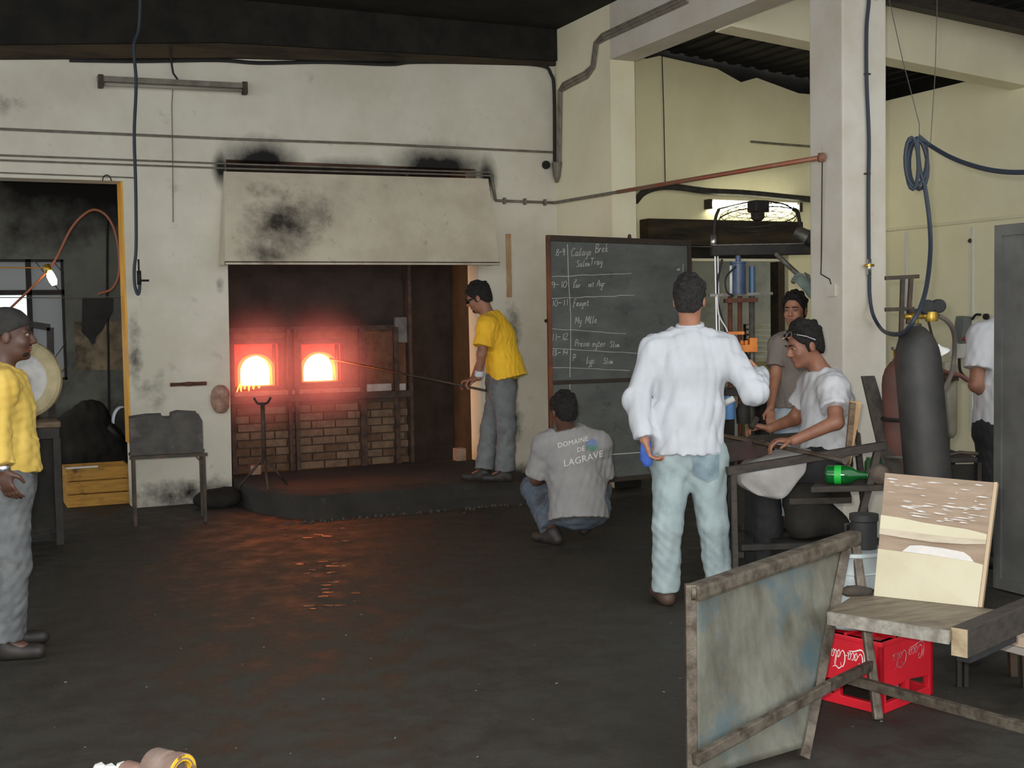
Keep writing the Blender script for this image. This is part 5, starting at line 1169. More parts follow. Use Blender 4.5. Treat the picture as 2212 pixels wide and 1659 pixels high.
# trolley frame behind the red cylinder
tf_ = thing('cylinder_trolley', 'rusty iron trolley frame rising beside the column', 'trolley', V((D(1948, 900, 6.86).x, D(1948, 900, 6.86).y, 0)))
def Q(x, y): return D(x, y, 6.86)
for a, b in (((1912, 601), (1985, 597)), ((1912, 669), (1974, 667)), ((1950, 600), (1946, 735)), ((1968, 602), (1962, 700))):
    MB().bar(Q(*a), Q(*b), .022, .022, FH).build('bar', M_iron, tf_)
for x_ in (1948, 1964): p = Q(x_, 720); MB().bar(p, V((p.x, p.y, .06)), .022, .022, FH).build('upright', M_iron, tf_)
p = Q(1956, 720); MB().box((p.x-.2, p.y-.02, .035), (p.x+.2, p.y+.14, .06)).build('toe_plate', M_iron2, tf_)
for s_ in (-.17, .17): q = V((p.x, p.y+.17, .06))+RH*s_; MB().lathe(q-RH*.015, [(.055, 0), (.058, .008), (.058, .022), (.055, .03)], 18, RH).build('wheel', M_black, tf_)
# hoses of the regulator
pipe('gas_hose', [D(2026, 682, 6.42), D(2042, 690, 6.45), D(2055, 705, 6.5), D(2062, 730, 6.6), D(2060, 780, 6.7), D(2052, 815, 6.6), D(2036, 845, 6.5), D(2018, 866, 6.42), D(2012, 900, 6.30)], .013, mat('grey_hose', (104, 96, 88), .6), 'grey gas hose curving down from the regulator', 'hose', 8, 6)
pipe('gas_hose', [D(2018, 786, 6.35), D(2035, 800, 6.5), D(2056, 808, 6.8), D(2072, 810, 7.0), D(2090, 822, 7.25)], .013, mat('red_hose', (118, 62, 54), .6), 'dull red gas hose passing behind the black cylinder', 'hose', 8, 6)
fn = thing('funnel_lamp', 'small white funnel hanging on a thin rod beside the black cylinder', 'funnel', D(2034, 760, 6.5))
MB().tube([D(2004, 688, 6.4), D(2016, 735, 6.45), D(2024, 752, 6.5)], .007, 8).build('rod', M_iron, fn)
MB().lathe(D(2024, 745, 6.5), [(.012, 0), (.016, .015), (.045, .045), (.048, .055)], 18, unit(-UP*.85+RH*.45)).build('cone', M_white, fn)
# grey applicator on the right wall
wd = depth(V((XR-.05, 8.9, 1.5)))
def Wp(x, y, o=.05): return aX(x, y, XR-o)
sp = thing('wall_sprayer', 'grey and white hand sprayer hung on the right wall', 'sprayer', Wp(2085, 725, .03))
MB().slab(Wp(2073, 738, .02), Wp(2094, 740, .02), Wp(2101, 684, .02), Wp(2081, 682, .02), .10, (-1, 0, 0)).build('grey_head', mat('grey_plastic', (110, 114, 112), .5), sp, bevel=.012)
MB().slab(Wp(2064, 772, .02), Wp(2083, 774, .02), Wp(2091, 742, .02), Wp(2070, 740, .02), .09, (-1, 0, 0)).build('white_tank', M_white, sp, bevel=.012)
MB().tube([Wp(2066, 733, .1), Wp(2097, 731, .1)], .02, 8).build('red_collar', mat('red_plastic', (150, 62, 60), .5), sp)
MB().tube(spline([Wp(2072, 772, .05), Wp(2074, 800, .05), Wp(2086, 816, .05), Wp(2105, 830, .05)], 5), .014, 8).build('cable', M_black, sp)
MB().tube(spline([Wp(2100, 690, .05), Wp(2108, 680, .05), Wp(2118, 680, .05)], 4), .012, 8).build('hook', M_black, sp)
p = Wp(2134, 684, .01); o = MB().lathe(p, [(.02, 0), (.03, .01), (.028, .04)], 12, (-1, 0, 0)).build('coat_peg', M_black); rebase(o, p); tag(o, 'small black coat peg on the right wall beside the sprayer', 'peg')
p = Wp(2097, 520, .01); o = MB().lathe(p, [(.02, 0), (.022, .01), (.01, .03)], 10, (-1, 0, 0)).build('wall_bolt', M_iron); rebase(o, p); tag(o, 'tiny dark bolt high on the right wall', 'bolt')
dk = thing('dark_tray', 'dark metal tray on legs behind the gas cylinders', 'tray', V((D(2080, 1000, 7.3).x, D(2080, 1000, 7.3).y, 0)))
a, b = D(2034, 990, 7.15), D(2112, 988, 7.15)
MB().slab(a, b, b+FH*.45, a+FH*.45, -.03, UP).build('top', M_iron2, dk, bevel=.005); MB().slab(a-UP*.04, b-UP*.04, b-UP*.16, a-UP*.16, .02, FH).build('front', M_soot, dk); MB().tube([a+UP*.01, a.lerp(b, .5)+UP*.03, b+UP*.02], .012, 8).build('rim', M_iron, dk)
for p in (a, b, a+FH*.42, b+FH*.42): MB().box((p.x-.015, p.y-.015, .002), (p.x+.015, p.y+.015, p.z-.03)).build('leg', M_iron2, dk)

# ================================================================ hose on the column, coil on wires
hs = thing('column_hose', 'dark blue hose running down the column face through a brass valve', 'hose', aY(1878, 300, SY-.02))
cY = SY-.018
MB().tube(spline([V((aY(1877, 0, cY).x, cY, 3.9)), aY(1877, 0, cY), aY(1872, 60, cY), aY(1872, 170, cY), aY(1877, 300, cY), aY(1876, 420, cY), aY(1877, 565, cY)], 5), .0125, 8).build('upper_hose', M_hose, hs)
MB().tube([aY(1877, 560, cY), aY(1877, 594, cY)], .017, 10).build('coupling', M_chrome, hs); MB().tube([aY(1868, 574, cY-.01), aY(1887, 573, cY-.01)], .010, 8).tube([aY(1877, 573, cY), aY(1877, 573, cY-.05)], .01, 8).build('valve_handle', M_brass, hs)
MB().tube(spline([aY(1878, 592, cY), aY(1879, 640, cY), aY(1886, 680, cY-.05), aY(1905, 712, cY-.15), D(1930, 722, 6.6), D(1955, 716, 6.3), D(1975, 690, 6.2), D(1990, 660, 6.3), D(2003, 610, 6.6), D(2010, 540, 6.9), D(2008, 480, 7.0), D(2002, 430, 7.0), D(1997, 400, 7.0)], 6), .0125, 8).build('lower_hose', M_hose, hs)
for py in (160, 375): p = aY(1874, py, cY); MB().box((p.x-.018, SY-.030, p.z-.005), (p.x+.018, SY-.001, p.z+.005)).build('clip', M_iron, hs)
hc = thing('hose_coil', 'coil of blue grey hose hung on thin wires before the right wall', 'hose coil', D(1980, 340, 7.0))
pts = []
for k in range(0, 3*18+1):
    t = 2*math.pi*k/18; j_ = k/18
    cx = 1978+9*math.sin(j_*2.2); pts.append(D(cx+(19+4*math.sin(j_*2.1))*math.sin(t), 352-54*math.cos(t)+3*math.sin(j_*3), 7.0+.03*math.sin(j_*2.3)))
MB().tube(pts, .0115, 7).build('coil', M_hose, hc)
MB().tube(spline([D(1984, 294, 7.0), D(1996, 304, 7.0), D(2012, 316, 7.0), D(2050, 338, 6.8), D(2095, 356, 6.6), D(2150, 369, 6.4), D(2215, 372, 6.2), D(2330, 362, 5.9), V((D(2151, 800, 6.8).x+.02, D(2151, 800, 6.8).y-1.5, aX(2153, 487, D(2151, 800, 6.8).x).z+.014))], 6), .013, 8).build('tail', M_hose, hc)
MB().tube(spline([D(1997, 400, 7.0), D(1990, 380, 7.0), D(1984, 340, 7.0), D(1982, 300, 7.0)], 4), .0115, 7).build('drop', M_hose, hc)
def roofpt(px, py): r = ray(px, py); t = 5.0
pipe('hanging_wire', [V((D(1918, -40, 7.3).x, D(1918, -40, 7.3).y, 4.2)), D(1921, 0, 7.2), D(1950, 130, 7.1), D(1986, 268, 7.0), D(1986, 292, 7.0)], .0025, M_wire, 'left thin wire carrying the hose coil', 'wire', 5)
pipe('hanging_wire', [V((D(2026, -40, 7.2).x, D(2026, -40, 7.2).y, 4.2)), D(2024, 30, 7.1), D(2020, 160, 7.05), D(2010, 314, 7.0)], .0025, M_wire, 'right thin wire carrying the hose tail', 'wire', 5)
# dark panel at the right edge
pY = D(2151, 800, 6.8); pn = thing('steel_door', 'tall dark grey steel door at the right edge', 'door', V((pY.x, pY.y-.6, 0)))
ptop = aX(2153, 487, pY.x).z
M_panel = mat('dark_grey_panel', (104, 104, 100), .6, .1, rgb2=(86, 86, 83), scale=3, bump=.1)
MB().box((pY.x, pY.y-2.2, .01), (pY.x+.04, pY.y, ptop)).build('sheet', M_panel, pn); 
for a, b in (((pY.y-.05, .01), (pY.y, ptop)), ((pY.y-2.2, ptop-.06), (pY.y-.05, ptop)), ((pY.y-2.2, .01), (pY.y-.05, .07))): MB().box((pY.x-.014, a[0], a[1]), (pY.x-.0005, b[0], b[1])).build('frame_bar', M_panel, pn)
# ================================================================ foreground bench with sheet metal screen
M_dirtym = mat('dirty_grey_paint_metal', (124, 122, 108), .6, .2, rgb2=(96, 94, 82), scale=5, stretch=(1, 1, .35), rgb3=(84, 98, 100), scale3=3, lo3=.55, hi3=.7, bump=.15, bscale=60)
M_rail = mat('worn_rail_steel', (104, 95, 83), .55, .4, rgb2=(64, 54, 44), scale=16, bump=.2, bscale=70)
bs = thing('work_bench', 'foreground iron work bench with dented sheet metal side and wooden back', 'bench', aZ(1850, 1600))
post0, post1 = D(1491, 1262, 4.0), D(1491, 1690, 4.0); post1 = V((post0.x, post0.y, .002))
MB().bar(post0, post1, .035, .035, RH).build('leg', M_rail, bs, bevel=.003)
TR0, TR1 = D(1496, 1281, 3.99), D(1848, 1160, 4.86)
MB().bar(TR0, TR1, .06, .055).build('top_rail', M_rail, bs, bevel=.014)
MB().tube([TR0-RH*.005, TR0+RH*.008], .024, 14).build('rail_end', M_rail, bs)
la0, la1 = D(1826, 1180, 4.80), aZ(1735, 1640); la1.z = .002
MB().bar(la0, la1, .038, .030, FH).build('leg', M_rail, bs, bevel=.003)
lb0, lb1 = D(1848, 1178, 4.86), aZ(1897, 1556); lb1.z = .002
MB().bar(lb0, lb1, .036, .036, FH).build('leg', M_rail, bs, bevel=.008)
lr0, lrm, lr1 = D(1500, 1642, 3.96), D(1786, 1484, 4.40), D(1884, 1436, 4.74)
MB().bar(lr0, lrm, .025, .038).build('lower_rail', M_rail, bs, bevel=.004); MB().bar(lrm, lr1, .025, .038).build('lower_rail', M_rail, bs, bevel=.004)
st0, st1 = D(1832, 1466, 4.66), D(2260, 1585, 3.95)
MB().bar(st0, st1, .03, .036).build('stretcher', M_rail, bs, bevel=.004)
# dented sheet as a fine grid
c00, c10, c11, c01 = V((post0.x, post0.y, .03))+RH*.012, la1+UP*.04, la0+(la1-la0)*.02-RH*.004, D(1500, 1286, 4.01)
gv = []; n1, n2 = 26, 26; rr = random.Random(8)
nrm = (c10-c00).cross(c01-c00).normalized()
for i in range(n1+1):
    for k in range(n2+1):
        u, v = i/n1, k/n2; p = (c00*(1-u)+c10*u)*(1-v)+(c01*(1-u)+c11*u)*v
        e = min(u, 1-u, v, 1-v); gv.append(p+nrm*(.004*math.sin(u*9+v*4)+.004*math.sin(v*11-u*3))*min(1, e*6))
M_sheet = mat('dented_sheet_paint', (112, 112, 101), .55, .2, rgb2=(80, 76, 64), scale=9, stretch=(1, 1, .5), lo=.35, hi=.7, rgb3=(74, 92, 97), scale3=4, lo3=.52, hi3=.68, bump=.2, bscale=30)
sh_ = MB().add(gv, [(i*(n2+1)+k, (i+1)*(n2+1)+k, (i+1)*(n2+1)+k+1, i*(n2+1)+k+1) for i in range(n1) for k in range(n2)], True).build('side_sheet', M_sheet, bs, recalc=False)
sh_.modifiers.new('s', 'SOLIDIFY').thickness = .004
# seat plank and timber arm
ZS = .467
def S(px, py): return aZ(px, py, ZS)
s0, s1, s2, s3 = S(1788, 1322), S(2050, 1363), S(2150, 1316), S(1856, 1276)
MB().slab(s0, s1, s2, s3, -.042, UP).build('seat_plank', mat('grimy_seat_wood', (116, 104, 86), .5, rgb2=(84, 74, 60), scale=6, stretch=(1, 5, 1), rgb3=(58, 52, 44), scale3=4), bs, bevel=.005)
MB().bar(s0-UP*.022-FH*.002, s1-UP*.022-FH*.002, .012, .046).build('front_edge', mat('scuffed_edge', (112, 106, 96), .7, rgb2=(150, 146, 136), scale=22), bs)
ta, tb_ = D(2073, 1388, 4.18), D(2290, 1282, 4.78); tb_.z = ta.z
MB().bar(ta, tb_, .060, .100).build('timber_arm', M_darkwood, bs, bevel=.004)
MB().bar(ta-(tb_-ta).normalized()*.004, ta+(tb_-ta).normalized()*.004, .056, .096).build('end_grain', mat('end_grain', (168, 150, 120), .8, rgb2=(140, 122, 96), scale=20), bs)
MB().bar(ta-UP*.062+(tb_-ta).normalized()*.03, ta-UP*.062+(tb_-ta).normalized()*.4, .05, .022).build('arm_plate', M_black, bs)
for px in (2071, 2086): q = aZ(px, 1484); MB().bar(V((q.x, q.y, .002)), V((q.x, q.y, .42)), .018, .018, FH).build('leg', M_iron2, bs)
q = tb_-(tb_-ta).normalized()*.06; MB().bar(V((q.x, q.y, q.z-.05)), V((q.x, q.y, .002)), .035, .035, FH).build('leg', M_rail, bs)
# wooden back with peeling veneer
b0, b1 = S(1888, 1287), S(2116, 1312); t0, t1 = D(1911, 1021, 4.85), D(2150, 1042, 4.66)
bnn = (b1-b0).cross(t0-b0).normalized()
if bnn.dot(FH) > 0: bnn = -bnn
def BK(u, v, l=0.0): return (b0*(1-u)+b1*u)*(1-v)+(t0*(1-u)+t1*u)*v+bnn*l
M_ply = mat('bare_ply', (142, 122, 102), .6, rgb2=(126, 106, 86), scale=8, stretch=(.6, .6, 5), bump=.25, bscale=40)
M_ven = mat('cream_veneer', (184, 176, 150), .4, rgb2=(174, 164, 134), scale=3)
M_flake = mat('pale_flake', (186, 182, 178), .4, rgb2=(196, 190, 182), scale=20)
MB().slab(BK(0, 0), BK(1, 0), BK(1, 1), BK(0, 1), .022, -bnn).build('back_board', M_ply, bs, bevel=.003)
MB().bar(BK(1.006, 0, -.011), BK(1.006, 1, -.011), .012, .024, bnn).build('board_edging', mat('shiny_edging', (172, 150, 120), .3, .2), bs)
def veneer(pts, lift, m_, name='veneer_sheet'):
    vs = [BK(u, v, lift) for u, v in pts]; n = len(vs); lo_ = [BK(u, v, .0005) for u, v in pts]
    MB().add(vs+lo_, [tuple(range(n))]+[(i, (i+1) % n, n+(i+1) % n, n+i) for i in range(n)]).build(name, m_, bs)
r2 = random.Random(3)
def edge(u0, u1, v, n, a): return [(u0+(u1-u0)*i/n, v+r2.uniform(-a, a)) for i in range(n+1)]
veneer([(0, 0), (.985, 0)]+[(.985, .33), (.90, .345), (.8, .352), (.5, .365), (.25, .37), (0, .375)], .002, M_ven)
veneer([(.23, .372), (.5, .366), (.9, .346), (.86, .385), (.8, .415), (.6, .43), (.4, .435), (.3, .425)], .0028, M_flake)
veneer([(0, .50), (.2, .488), (.5, .476), (.8, .486), (.985, .50), (.985, .575), (.8, .60), (.6, .61), (.4, .62), (.2, .64), (0, .65)], .002, M_ven)
veneer([(0, .495), (.2, .483), (.5, .47), (.8, .478), (.985, .495), (.985, .53), (.7, .525), (.4, .53), (0, .545)], .0026, mat('worn_grey_layer', (176, 164, 144), .6, rgb2=(160, 146, 124), scale=7, stretch=(1, 1, 4)))
for k in range(58):
    u = r2.uniform(.01, .93); v = r2.uniform(.64, .97) if k > 16 else r2.uniform(.66, .78); w = r2.uniform(.02, .11)*(1.5 if k < 16 else 1); h = r2.uniform(.003, .008); w *= 1.3
    w = min(w, .98-u)
    veneer([(u, v), (u+w*.4, v-h*.5), (u+w, v-h*.2), (u+w*.7, v+h*.6), (u+w*.3, v+h)], .0015, M_flake, 'paint_flake')
s = Sdf(.006); q = S(1840, 1285); s.ell(q+UP*.015+RH*.0, (.05, .03, .018), None, .01).ell(q+UP*.012+RH*.05, (.04, .02, .014), None, .02).cut(q+UP*.001, -UP)
tr2 = thing('dirty_glove', 'crumpled dirty glove on the left end of the foreground seat', 'glove', q); sdf_obj('cloth', s, mat('dirty_glove', (66, 58, 48), .95, rgb2=(48, 42, 36), scale=12), tr2, .004, .04, 3)

# ================================================================ red crate, upside down, with lettering
N_, Rr, Ll = aZ(1904, 1546), aZ(2016, 1500), aZ(1779, 1499)
e1 = Rr-N_; e1.z = 0; w1 = e1.length; e1.normalize()
e2 = V((-e1.y, e1.x, 0)); 
if e2.dot(Ll-N_) < 0: e2 = -e2
w2 = 0.40; hC = .285
cr = thing('drinks_crate', 'bright red plastic drinks crate standing upside down under the foreground bench', 'crate', N_+e1*w1/2+e2*w2/2)
M_red = mat('red_plastic_crate', (206, 22, 40), .42, rgb2=(186, 18, 34), scale=4)
def K(a, b, z): return N_+e1*a+e2*b+UP*z
t_ = .022
def side(o, ux, n_, L, name):     # one side wall: lower rail, upper band, end posts, with open slots
    def q(a, z): return (a, z)
    outer = [(0, .002), (L, .002), (L, hC), (0, hC)]
    holes = [[(.035, .04), (L*.5-.015, .04), (L*.5-.015, .10), (.035, .085)], [(L*.5+.015, .04), (L-.035, .04), (L-.035, .085), (L*.5+.015, .10)]]
    MB().plate(outer, holes, o, ux, UP, t_ if ux.cross(UP).dot(n_) < 0 else -t_).build(name, M_red, cr, bevel=.003)
side(K(0, 0, 0), e1, -e2, w1, 'side_wall'); side(K(0, 0, 0), e2, -e1, w2, 'side_wall'); side(K(0, w2, 0), e1, e2, w1, 'side_wall'); side(K(w1, 0, 0), e2, e1, w2, 'side_wall')
MB().slab(K(-.004, -.004, hC), K(w1+.004, -.004, hC), K(w1+.004, w2+.004, hC), K(-.004, w2+.004, hC), -.02, UP).build('base_rim', M_red, cr, bevel=.004)
for k in range(1, 4): MB().box((0, 0, 0), (.001, .001, .001)) ; MB().slab(K(w1*k/4-.006, 0, hC+.001), K(w1*k/4+.006, 0, hC+.001), K(w1*k/4+.006, w2, hC+.001), K(w1*k/4-.006, w2, hC+.001), .012, UP).build('base_rib', M_red, cr)
for k in range(1, 5): MB().slab(K(0, w2*k/5-.006, hC+.001), K(w1, w2*k/5-.006, hC+.001), K(w1, w2*k/5+.006, hC+.001), K(0, w2*k/5+.006, hC+.001), .009, UP).build('base_rib', M_red, cr)
# script lettering drawn with thick and thin strokes
SCR = [  # glyph strokes in a unit box: list of (points (x,y,w))
 ('C', [[(.62, .78, .05), (.52, 1.0, .06), (.30, .95, .10), (.10, .55, .15), (.16, .15, .12), (.42, .0, .07), (.70, .25, .05)], [(.62, .78, .05), (.54, .66, .07), (.60, .60, .04)], [(.05, 1.0, .03), (-.1, .7, .10), (-.15, .2, .12), (0, -.15, .08), (.35, -.28, .10), (1.2, -.10, .08), (1.9, -.06, .03)]], .72),
 ('o', [[(.26, .5, .05), (.06, .28, .10), (.16, .0, .06), (.38, .18, .10), (.28, .48, .05), (.5, .42, .04)]], .44), ('c', [[(.36, .42, .06), (.22, .5, .05), (.05, .26, .10), (.16, .0, .06), (.42, .16, .04)]], .40),
 ('a', [[(.36, .46, .05), (.18, .48, .05), (.05, .2, .10), (.16, .0, .05), (.36, .3, .06)], [(.40, .5, .07), (.37, .1, .09), (.52, .08, .04)]], .52), ('-', [[(.02, .26, .07), (.2, .28, .07)]], .24),
 ('C', [[(.66, .80, .05), (.50, 1.05, .06), (.26, .95, .10), (.08, .55, .15), (.14, .15, .12), (.40, .0, .07), (.66, .22, .05)], [(.5, 1.05, .05), (.9, 1.22, .09), (1.3, 1.08, .07), (1.7, 1.2, .03)]], .66),
 ('o', [[(.26, .5, .05), (.06, .28, .10), (.16, .0, .06), (.38, .18, .10), (.28, .48, .05), (.5, .42, .04)]], .44), ('l', [[(.05, .1, .04), (.34, .8, .05), (.26, 1.0, .06), (.12, .5, .10), (.16, .05, .08), (.36, .1, .04)]], .34),
 ('a', [[(.36, .46, .05), (.18, .48, .05), (.05, .2, .10), (.16, .0, .05), (.36, .3, .06)], [(.40, .5, .07), (.37, .1, .09), (.58, .12, .04)]], .55)]
def script(o, ux, uy, nrm_, size, m_, tall=1.0):
    mb = MB(); x = 0
    for ch, strokes, adv in SCR:
        for st in strokes:
            pts = spline([V((p[0], p[1], p[2])) for p in st], 6); n = len(pts); L, R = [], []
            for i, p in enumerate(pts):
                a, b = pts[max(i-1, 0)], pts[min(i+1, n-1)]; t = V((b.x-a.x, b.y-a.y, 0)); t = t.normalized() if t.length > 1e-6 else V((1, 0, 0)); s_ = V((-t.y, t.x, 0))*max(p.z, .02)*.5
                for arr, q in ((L, p+s_), (R, p-s_)): arr.append(o+ux*(x+q.x)*size+uy*q.y*size*tall+nrm_*.0015)
            mb.add(L+R, [(i, i+1, n+i+1, n+i) for i in range(n-1)])
        x += adv
    return mb.build('script_lettering', m_, cr, recalc=False)
tw_ = sum(s_[2] for s_ in SCR)
# upside down: writing runs from right to left with letters inverted
sz1 = .150/tw_; script(K(0, .078, 0)+UP*.222, e2, -UP, -e1, sz1, mat('white_logo', (232, 226, 222), .5), 1.75)
sz2 = (w1*.58)/tw_; script(K(w1*.78, 0, 0)+UP*.225, -e1, -UP, -e2, sz2, mat('worn_logo', (196, 150, 150), .6, rgb2=(150, 60, 66), scale=30))
# bits inside the crate
o = MB().box((0, 0, 0), (.03, .03, .12)).build('white_tub', M_white); o.data.transform(Matrix.Translation(K(w1*.72, w2*.3, .003))); rebase(o, K(w1*.72, w2*.3, .003)); tag(o, 'small white carton inside the red crate', 'carton')
# galvanised tin on the crate, black canister on the tin
q = K(w1*.36, w2*.55, hC+.014); tn = thing('metal_tin', 'pale galvanised tin standing on the red crate', 'tin', q); rT = .128; hT = .29
M_tin = mat('galvanised_tin', (172, 180, 180), .4, .35, rgb2=(150, 160, 162), scale=5, rgb3=(120, 116, 106), scale3=6, lo3=.6, hi3=.75)
MB().lathe(q, [(.001, 0), (rT, 0), (rT+.004, .006), (rT, .012), (rT, hT*.30), (rT+.004, hT*.31), (rT, hT*.33), (rT, hT*.75), (rT+.004, hT*.76), (rT, hT*.78), (rT, hT-.01), (rT+.005, hT)], 32, cap=False).build('tin_body', M_tin, tn)
MB().lathe(q+UP*(hT+.001), [(rT+.006, 0), (rT+.006, .014), (rT-.01, .016), (rT-.012, .008), (.001, .008)], 32, cap=False).build('lid', M_tin, tn)
q2 = q+UP*(hT+.0095)+RH*.058+FH*.03; kn = thing('black_canister', 'small black canister standing on the galvanised tin', 'canister', q2)
MB().lathe(q2, [(.001, 0), (.05, 0), (.052, .01), (.052, .11), (.058, .115), (.058, .14), (.001, .142)], 24, cap=False).build('canister_body', M_black, kn); MB().tube([q2-RH*.05+UP*.07, q2-RH*.075+UP*.065, q2-RH*.075+UP*.10, q2-RH*.05+UP*.1], .006, 6).build('lug', M_black, kn)
# low table at the right edge
lt = thing('low_table', 'low pale topped table at the lower right edge', 'table', aZ(2230, 1560))
a, b = D(2136, 1382, 5.0), D(2300, 1400, 4.7); b.z = a.z
MB().slab(a, b, b+FH*.6+RH*.2, a+FH*.5, -.03, UP).build('top', mat('grey_white_top', (170, 168, 158), .6), lt, bevel=.003)
pb2 = thing('pale_board', 'short pinkish board lying on the low table', 'board', D(2200, 1375, 4.9))
c = D(2168, 1366, 4.93); c2 = D(2310, 1376, 4.7); c.z = c2.z = a.z+.002; MB().slab(c, c2, c2+FH*.22, c+FH*.22, .04, UP).build('plank', mat('pink_wood', (206, 186, 164), .7, rgb2=(190, 168, 144), scale=5, stretch=(1, 4, 4)), pb2, bevel=.003)
for p in (a+RH*.16+FH*.04, a+FH*.45+RH*.1, b+FH*.05-RH*.05, b+FH*.5): MB().bar(V((p.x, p.y, a.z-.03)), V((p.x+.01, p.y, .002)), .03, .03, FH).build('leg', M_iron, lt)
# scrap on the floor at the lower left
c = aZ(372, 1706); sc_ = thing('pipe_flange', 'rusty pipe end with flaking yellow paint on the floor, lower left', 'pipe end', c)
axp = unit(V((RH.x, RH.y, 0))*.9-FH*.55); c = c+UP*.066
MB().lathe(c-axp*.09, [(.04, 0), (.058, .0), (.062, .01), (.062, .07), (.05, .075), (.05, .10), (.064, .105), (.064, .14), (.045, .145), (.04, .13)], 28, axp, cap=False).build('barrel', mat('brown_rust', (128, 104, 92), .7, rgb2=(150, 132, 124), scale=8), sc_)
MB().lathe(c+axp*.0535, [(.038, -.02), (.040, 0), (.060, .0), (.063, -.006)], 28, axp, cap=False).build('yellow_face', mat('flaking_yellow', (240, 188, 40), .6, rgb2=(120, 92, 60), scale=26, lo=.52, hi=.6), sc_)
c = aZ(296, 1700); s2_ = thing('pipe_stub', 'small brown pipe stub beside the yellow pipe end', 'pipe end', c)
MB().lathe(c+UP*.042-axp*.06, [(.02, 0), (.036, .003), (.04, .012), (.04, .09), (.03, .095), (.025, .08)], 24, axp, cap=False).build('stub', mat('brown_rust2', (150, 118, 104), .7, rgb2=(120, 92, 80), scale=8), s2_)
for k, (px, py) in enumerate(((214, 1662), (236, 1664), (262, 1660))):
    c = aZ(px, py); o = MB().hexa([c+V((-.025, -.02, .001)), c+V((.03, -.02, .001)), c+V((.02, .02, .001)), c+V((-.02, .018, .001))], [c+V((-.015, -.01, .02)), c+V((.02, -.012, .016)), c+V((.01, .01, .022)), c+V((-.012, .01, .018))]).build('glass_shard', M_white); rebase(o, c); tag(o, ['leftmost', 'middle', 'rightmost'][k]+' of three white glassy shards at the lower left edge', 'shard', 'white shards lower left')
# pale chips scattered over the floor
r3 = random.Random(12); chips = MB()
for k in range(70):
    px, py = r3.uniform(60, 2100), r3.uniform(1180, 1655); c = aZ(px, py); s_ = r3.uniform(.002, .006); a = r3.uniform(0, 3)
    d1 = V((math.cos(a), math.sin(a), 0))*s_; d2 = V((-math.sin(a), math.cos(a), 0))*s_*.5
    chips.hexa([c-d1-d2+UP*.001, c+d1-d2+UP*.001, c+d1+d2+UP*.001, c-d1+d2+UP*.001], [c-d1*.6-d2*.6+UP*s_*.6, c+d1*.6-d2*.6+UP*s_*.6, c+d1*.6+d2*.6+UP*s_*.6, c-d1*.6+d2*.6+UP*s_*.6])
o = chips.build('glass_chips', mat('pale_glass_chips', (118, 114, 106), .5)); tag(o, 'tiny pale glass chips scattered over the dark floor', 'chips', kind='stuff')
# added glossy patches that catch furnace glints on the floor
gl = MB(); r4 = random.Random(21)
for k in range(34):
    px, py = r4.gauss(690, 38), r4.uniform(1135, 1330); c = aZ(px, py); s_ = r4.uniform(.012, .045)
    tilt = V((r4.uniform(-.06, .06), r4.uniform(-.10, .06), 1)).normalized(); u_ = unit(RH-tilt*RH.dot(tilt)); v_ = tilt.cross(u_)
    ring_ = [c+UP*.004+(u_*math.cos(t)*s_*r4.uniform(.7, 1.2)+v_*math.sin(t)*s_*.4*r4.uniform(.7, 1.2)) for t in [2*math.pi*i/8 for i in range(8)]]
    base_ = [V((p.x, p.y, .0005)) for p in ring_]; gl.add(ring_+base_, [tuple(range(8))]+[(i, 8+i, 8+(i+1) % 8, (i+1) % 8) for i in range(8)])
o = gl.build('glint_patches', mat('glossy_dark_patch', (40, 36, 32), .12, bump=.3, bscale=60)); tag(o, 'added flat glossy patches catching furnace glints on the floor before the furnace', 'patches', kind='stuff')
# rubble along the worn front of the platform
rb_ = MB(); r5 = random.Random(31)
for k in range(110):
    x_ = r5.uniform(2.3, 4.9); y_ = r5.gauss(9.35, .12) if x_ < 4.5 else r5.uniform(9.55, 10.5); s_ = r5.uniform(.008, .028)
    if x_ >= 4.5 and y_ > 9.45: zf_ = .001
    else: zf_ = .001; y_ = min(y_, 9.27)
    if x_ > 4.5 and x_ < 4.63: x_ = 4.66
    c = V((x_, y_, zf_)); q_ = [V((r5.uniform(.5, 1)*s_*math.cos(t), r5.uniform(.5, 1)*s_*math.sin(t), 0)) for t in (0.4, 1.9, 3.5, 5.0)]
    rb_.hexa([c+p for p in q_], [c+p*.6+UP*s_*r5.uniform(.5, .9) for p in q_])
o = rb_.build('rubble', mat('dark_rubble', (70, 64, 56), .95, rgb2=(48, 44, 39), scale=30)); tag(o, 'dark rubble and chips along the worn platform front', 'rubble', kind='stuff')
# blue cloth in the white shirt man's hand
s = Sdf(.006); q = D(1396, 975, 6.52); bcth = thing('blue_cloth', 'blue cloth held in the hand of the man in white shirt', 'cloth', q)
s.cone(D(1394, 950, 6.52), D(1396, 985, 6.52), .024, .03, .01, (FH, .6)).ell(D(1398, 995, 6.52), (.03, .02, .035), None, .02); sdf_obj('cloth', s, mat('blue_cloth', (60, 96, 176), .9, rgb2=(48, 78, 150), scale=12), bcth, .004, .04, 6)
M_skin1 = mat('skin_tan', (166, 116, 90), 0.55, rgb2=(152, 102, 78), scale=12)
M_skin2 = mat('skin_brown', (144, 98, 76), 0.55, rgb2=(126, 84, 64), scale=12)
M_skin3 = mat('skin_dark', (92, 62, 48), 0.5, rgb2=(78, 52, 42), scale=12)
M_wshirt = mat('white_cotton', (190, 193, 198), 0.9, rgb2=(180, 183, 187), scale=4, bump=0.15, bscale=120)
M_wtee = mat('white_tee_cotton', (196, 196, 198), 0.9, rgb2=(184, 184, 186), scale=5, bump=0.15, bscale=120)
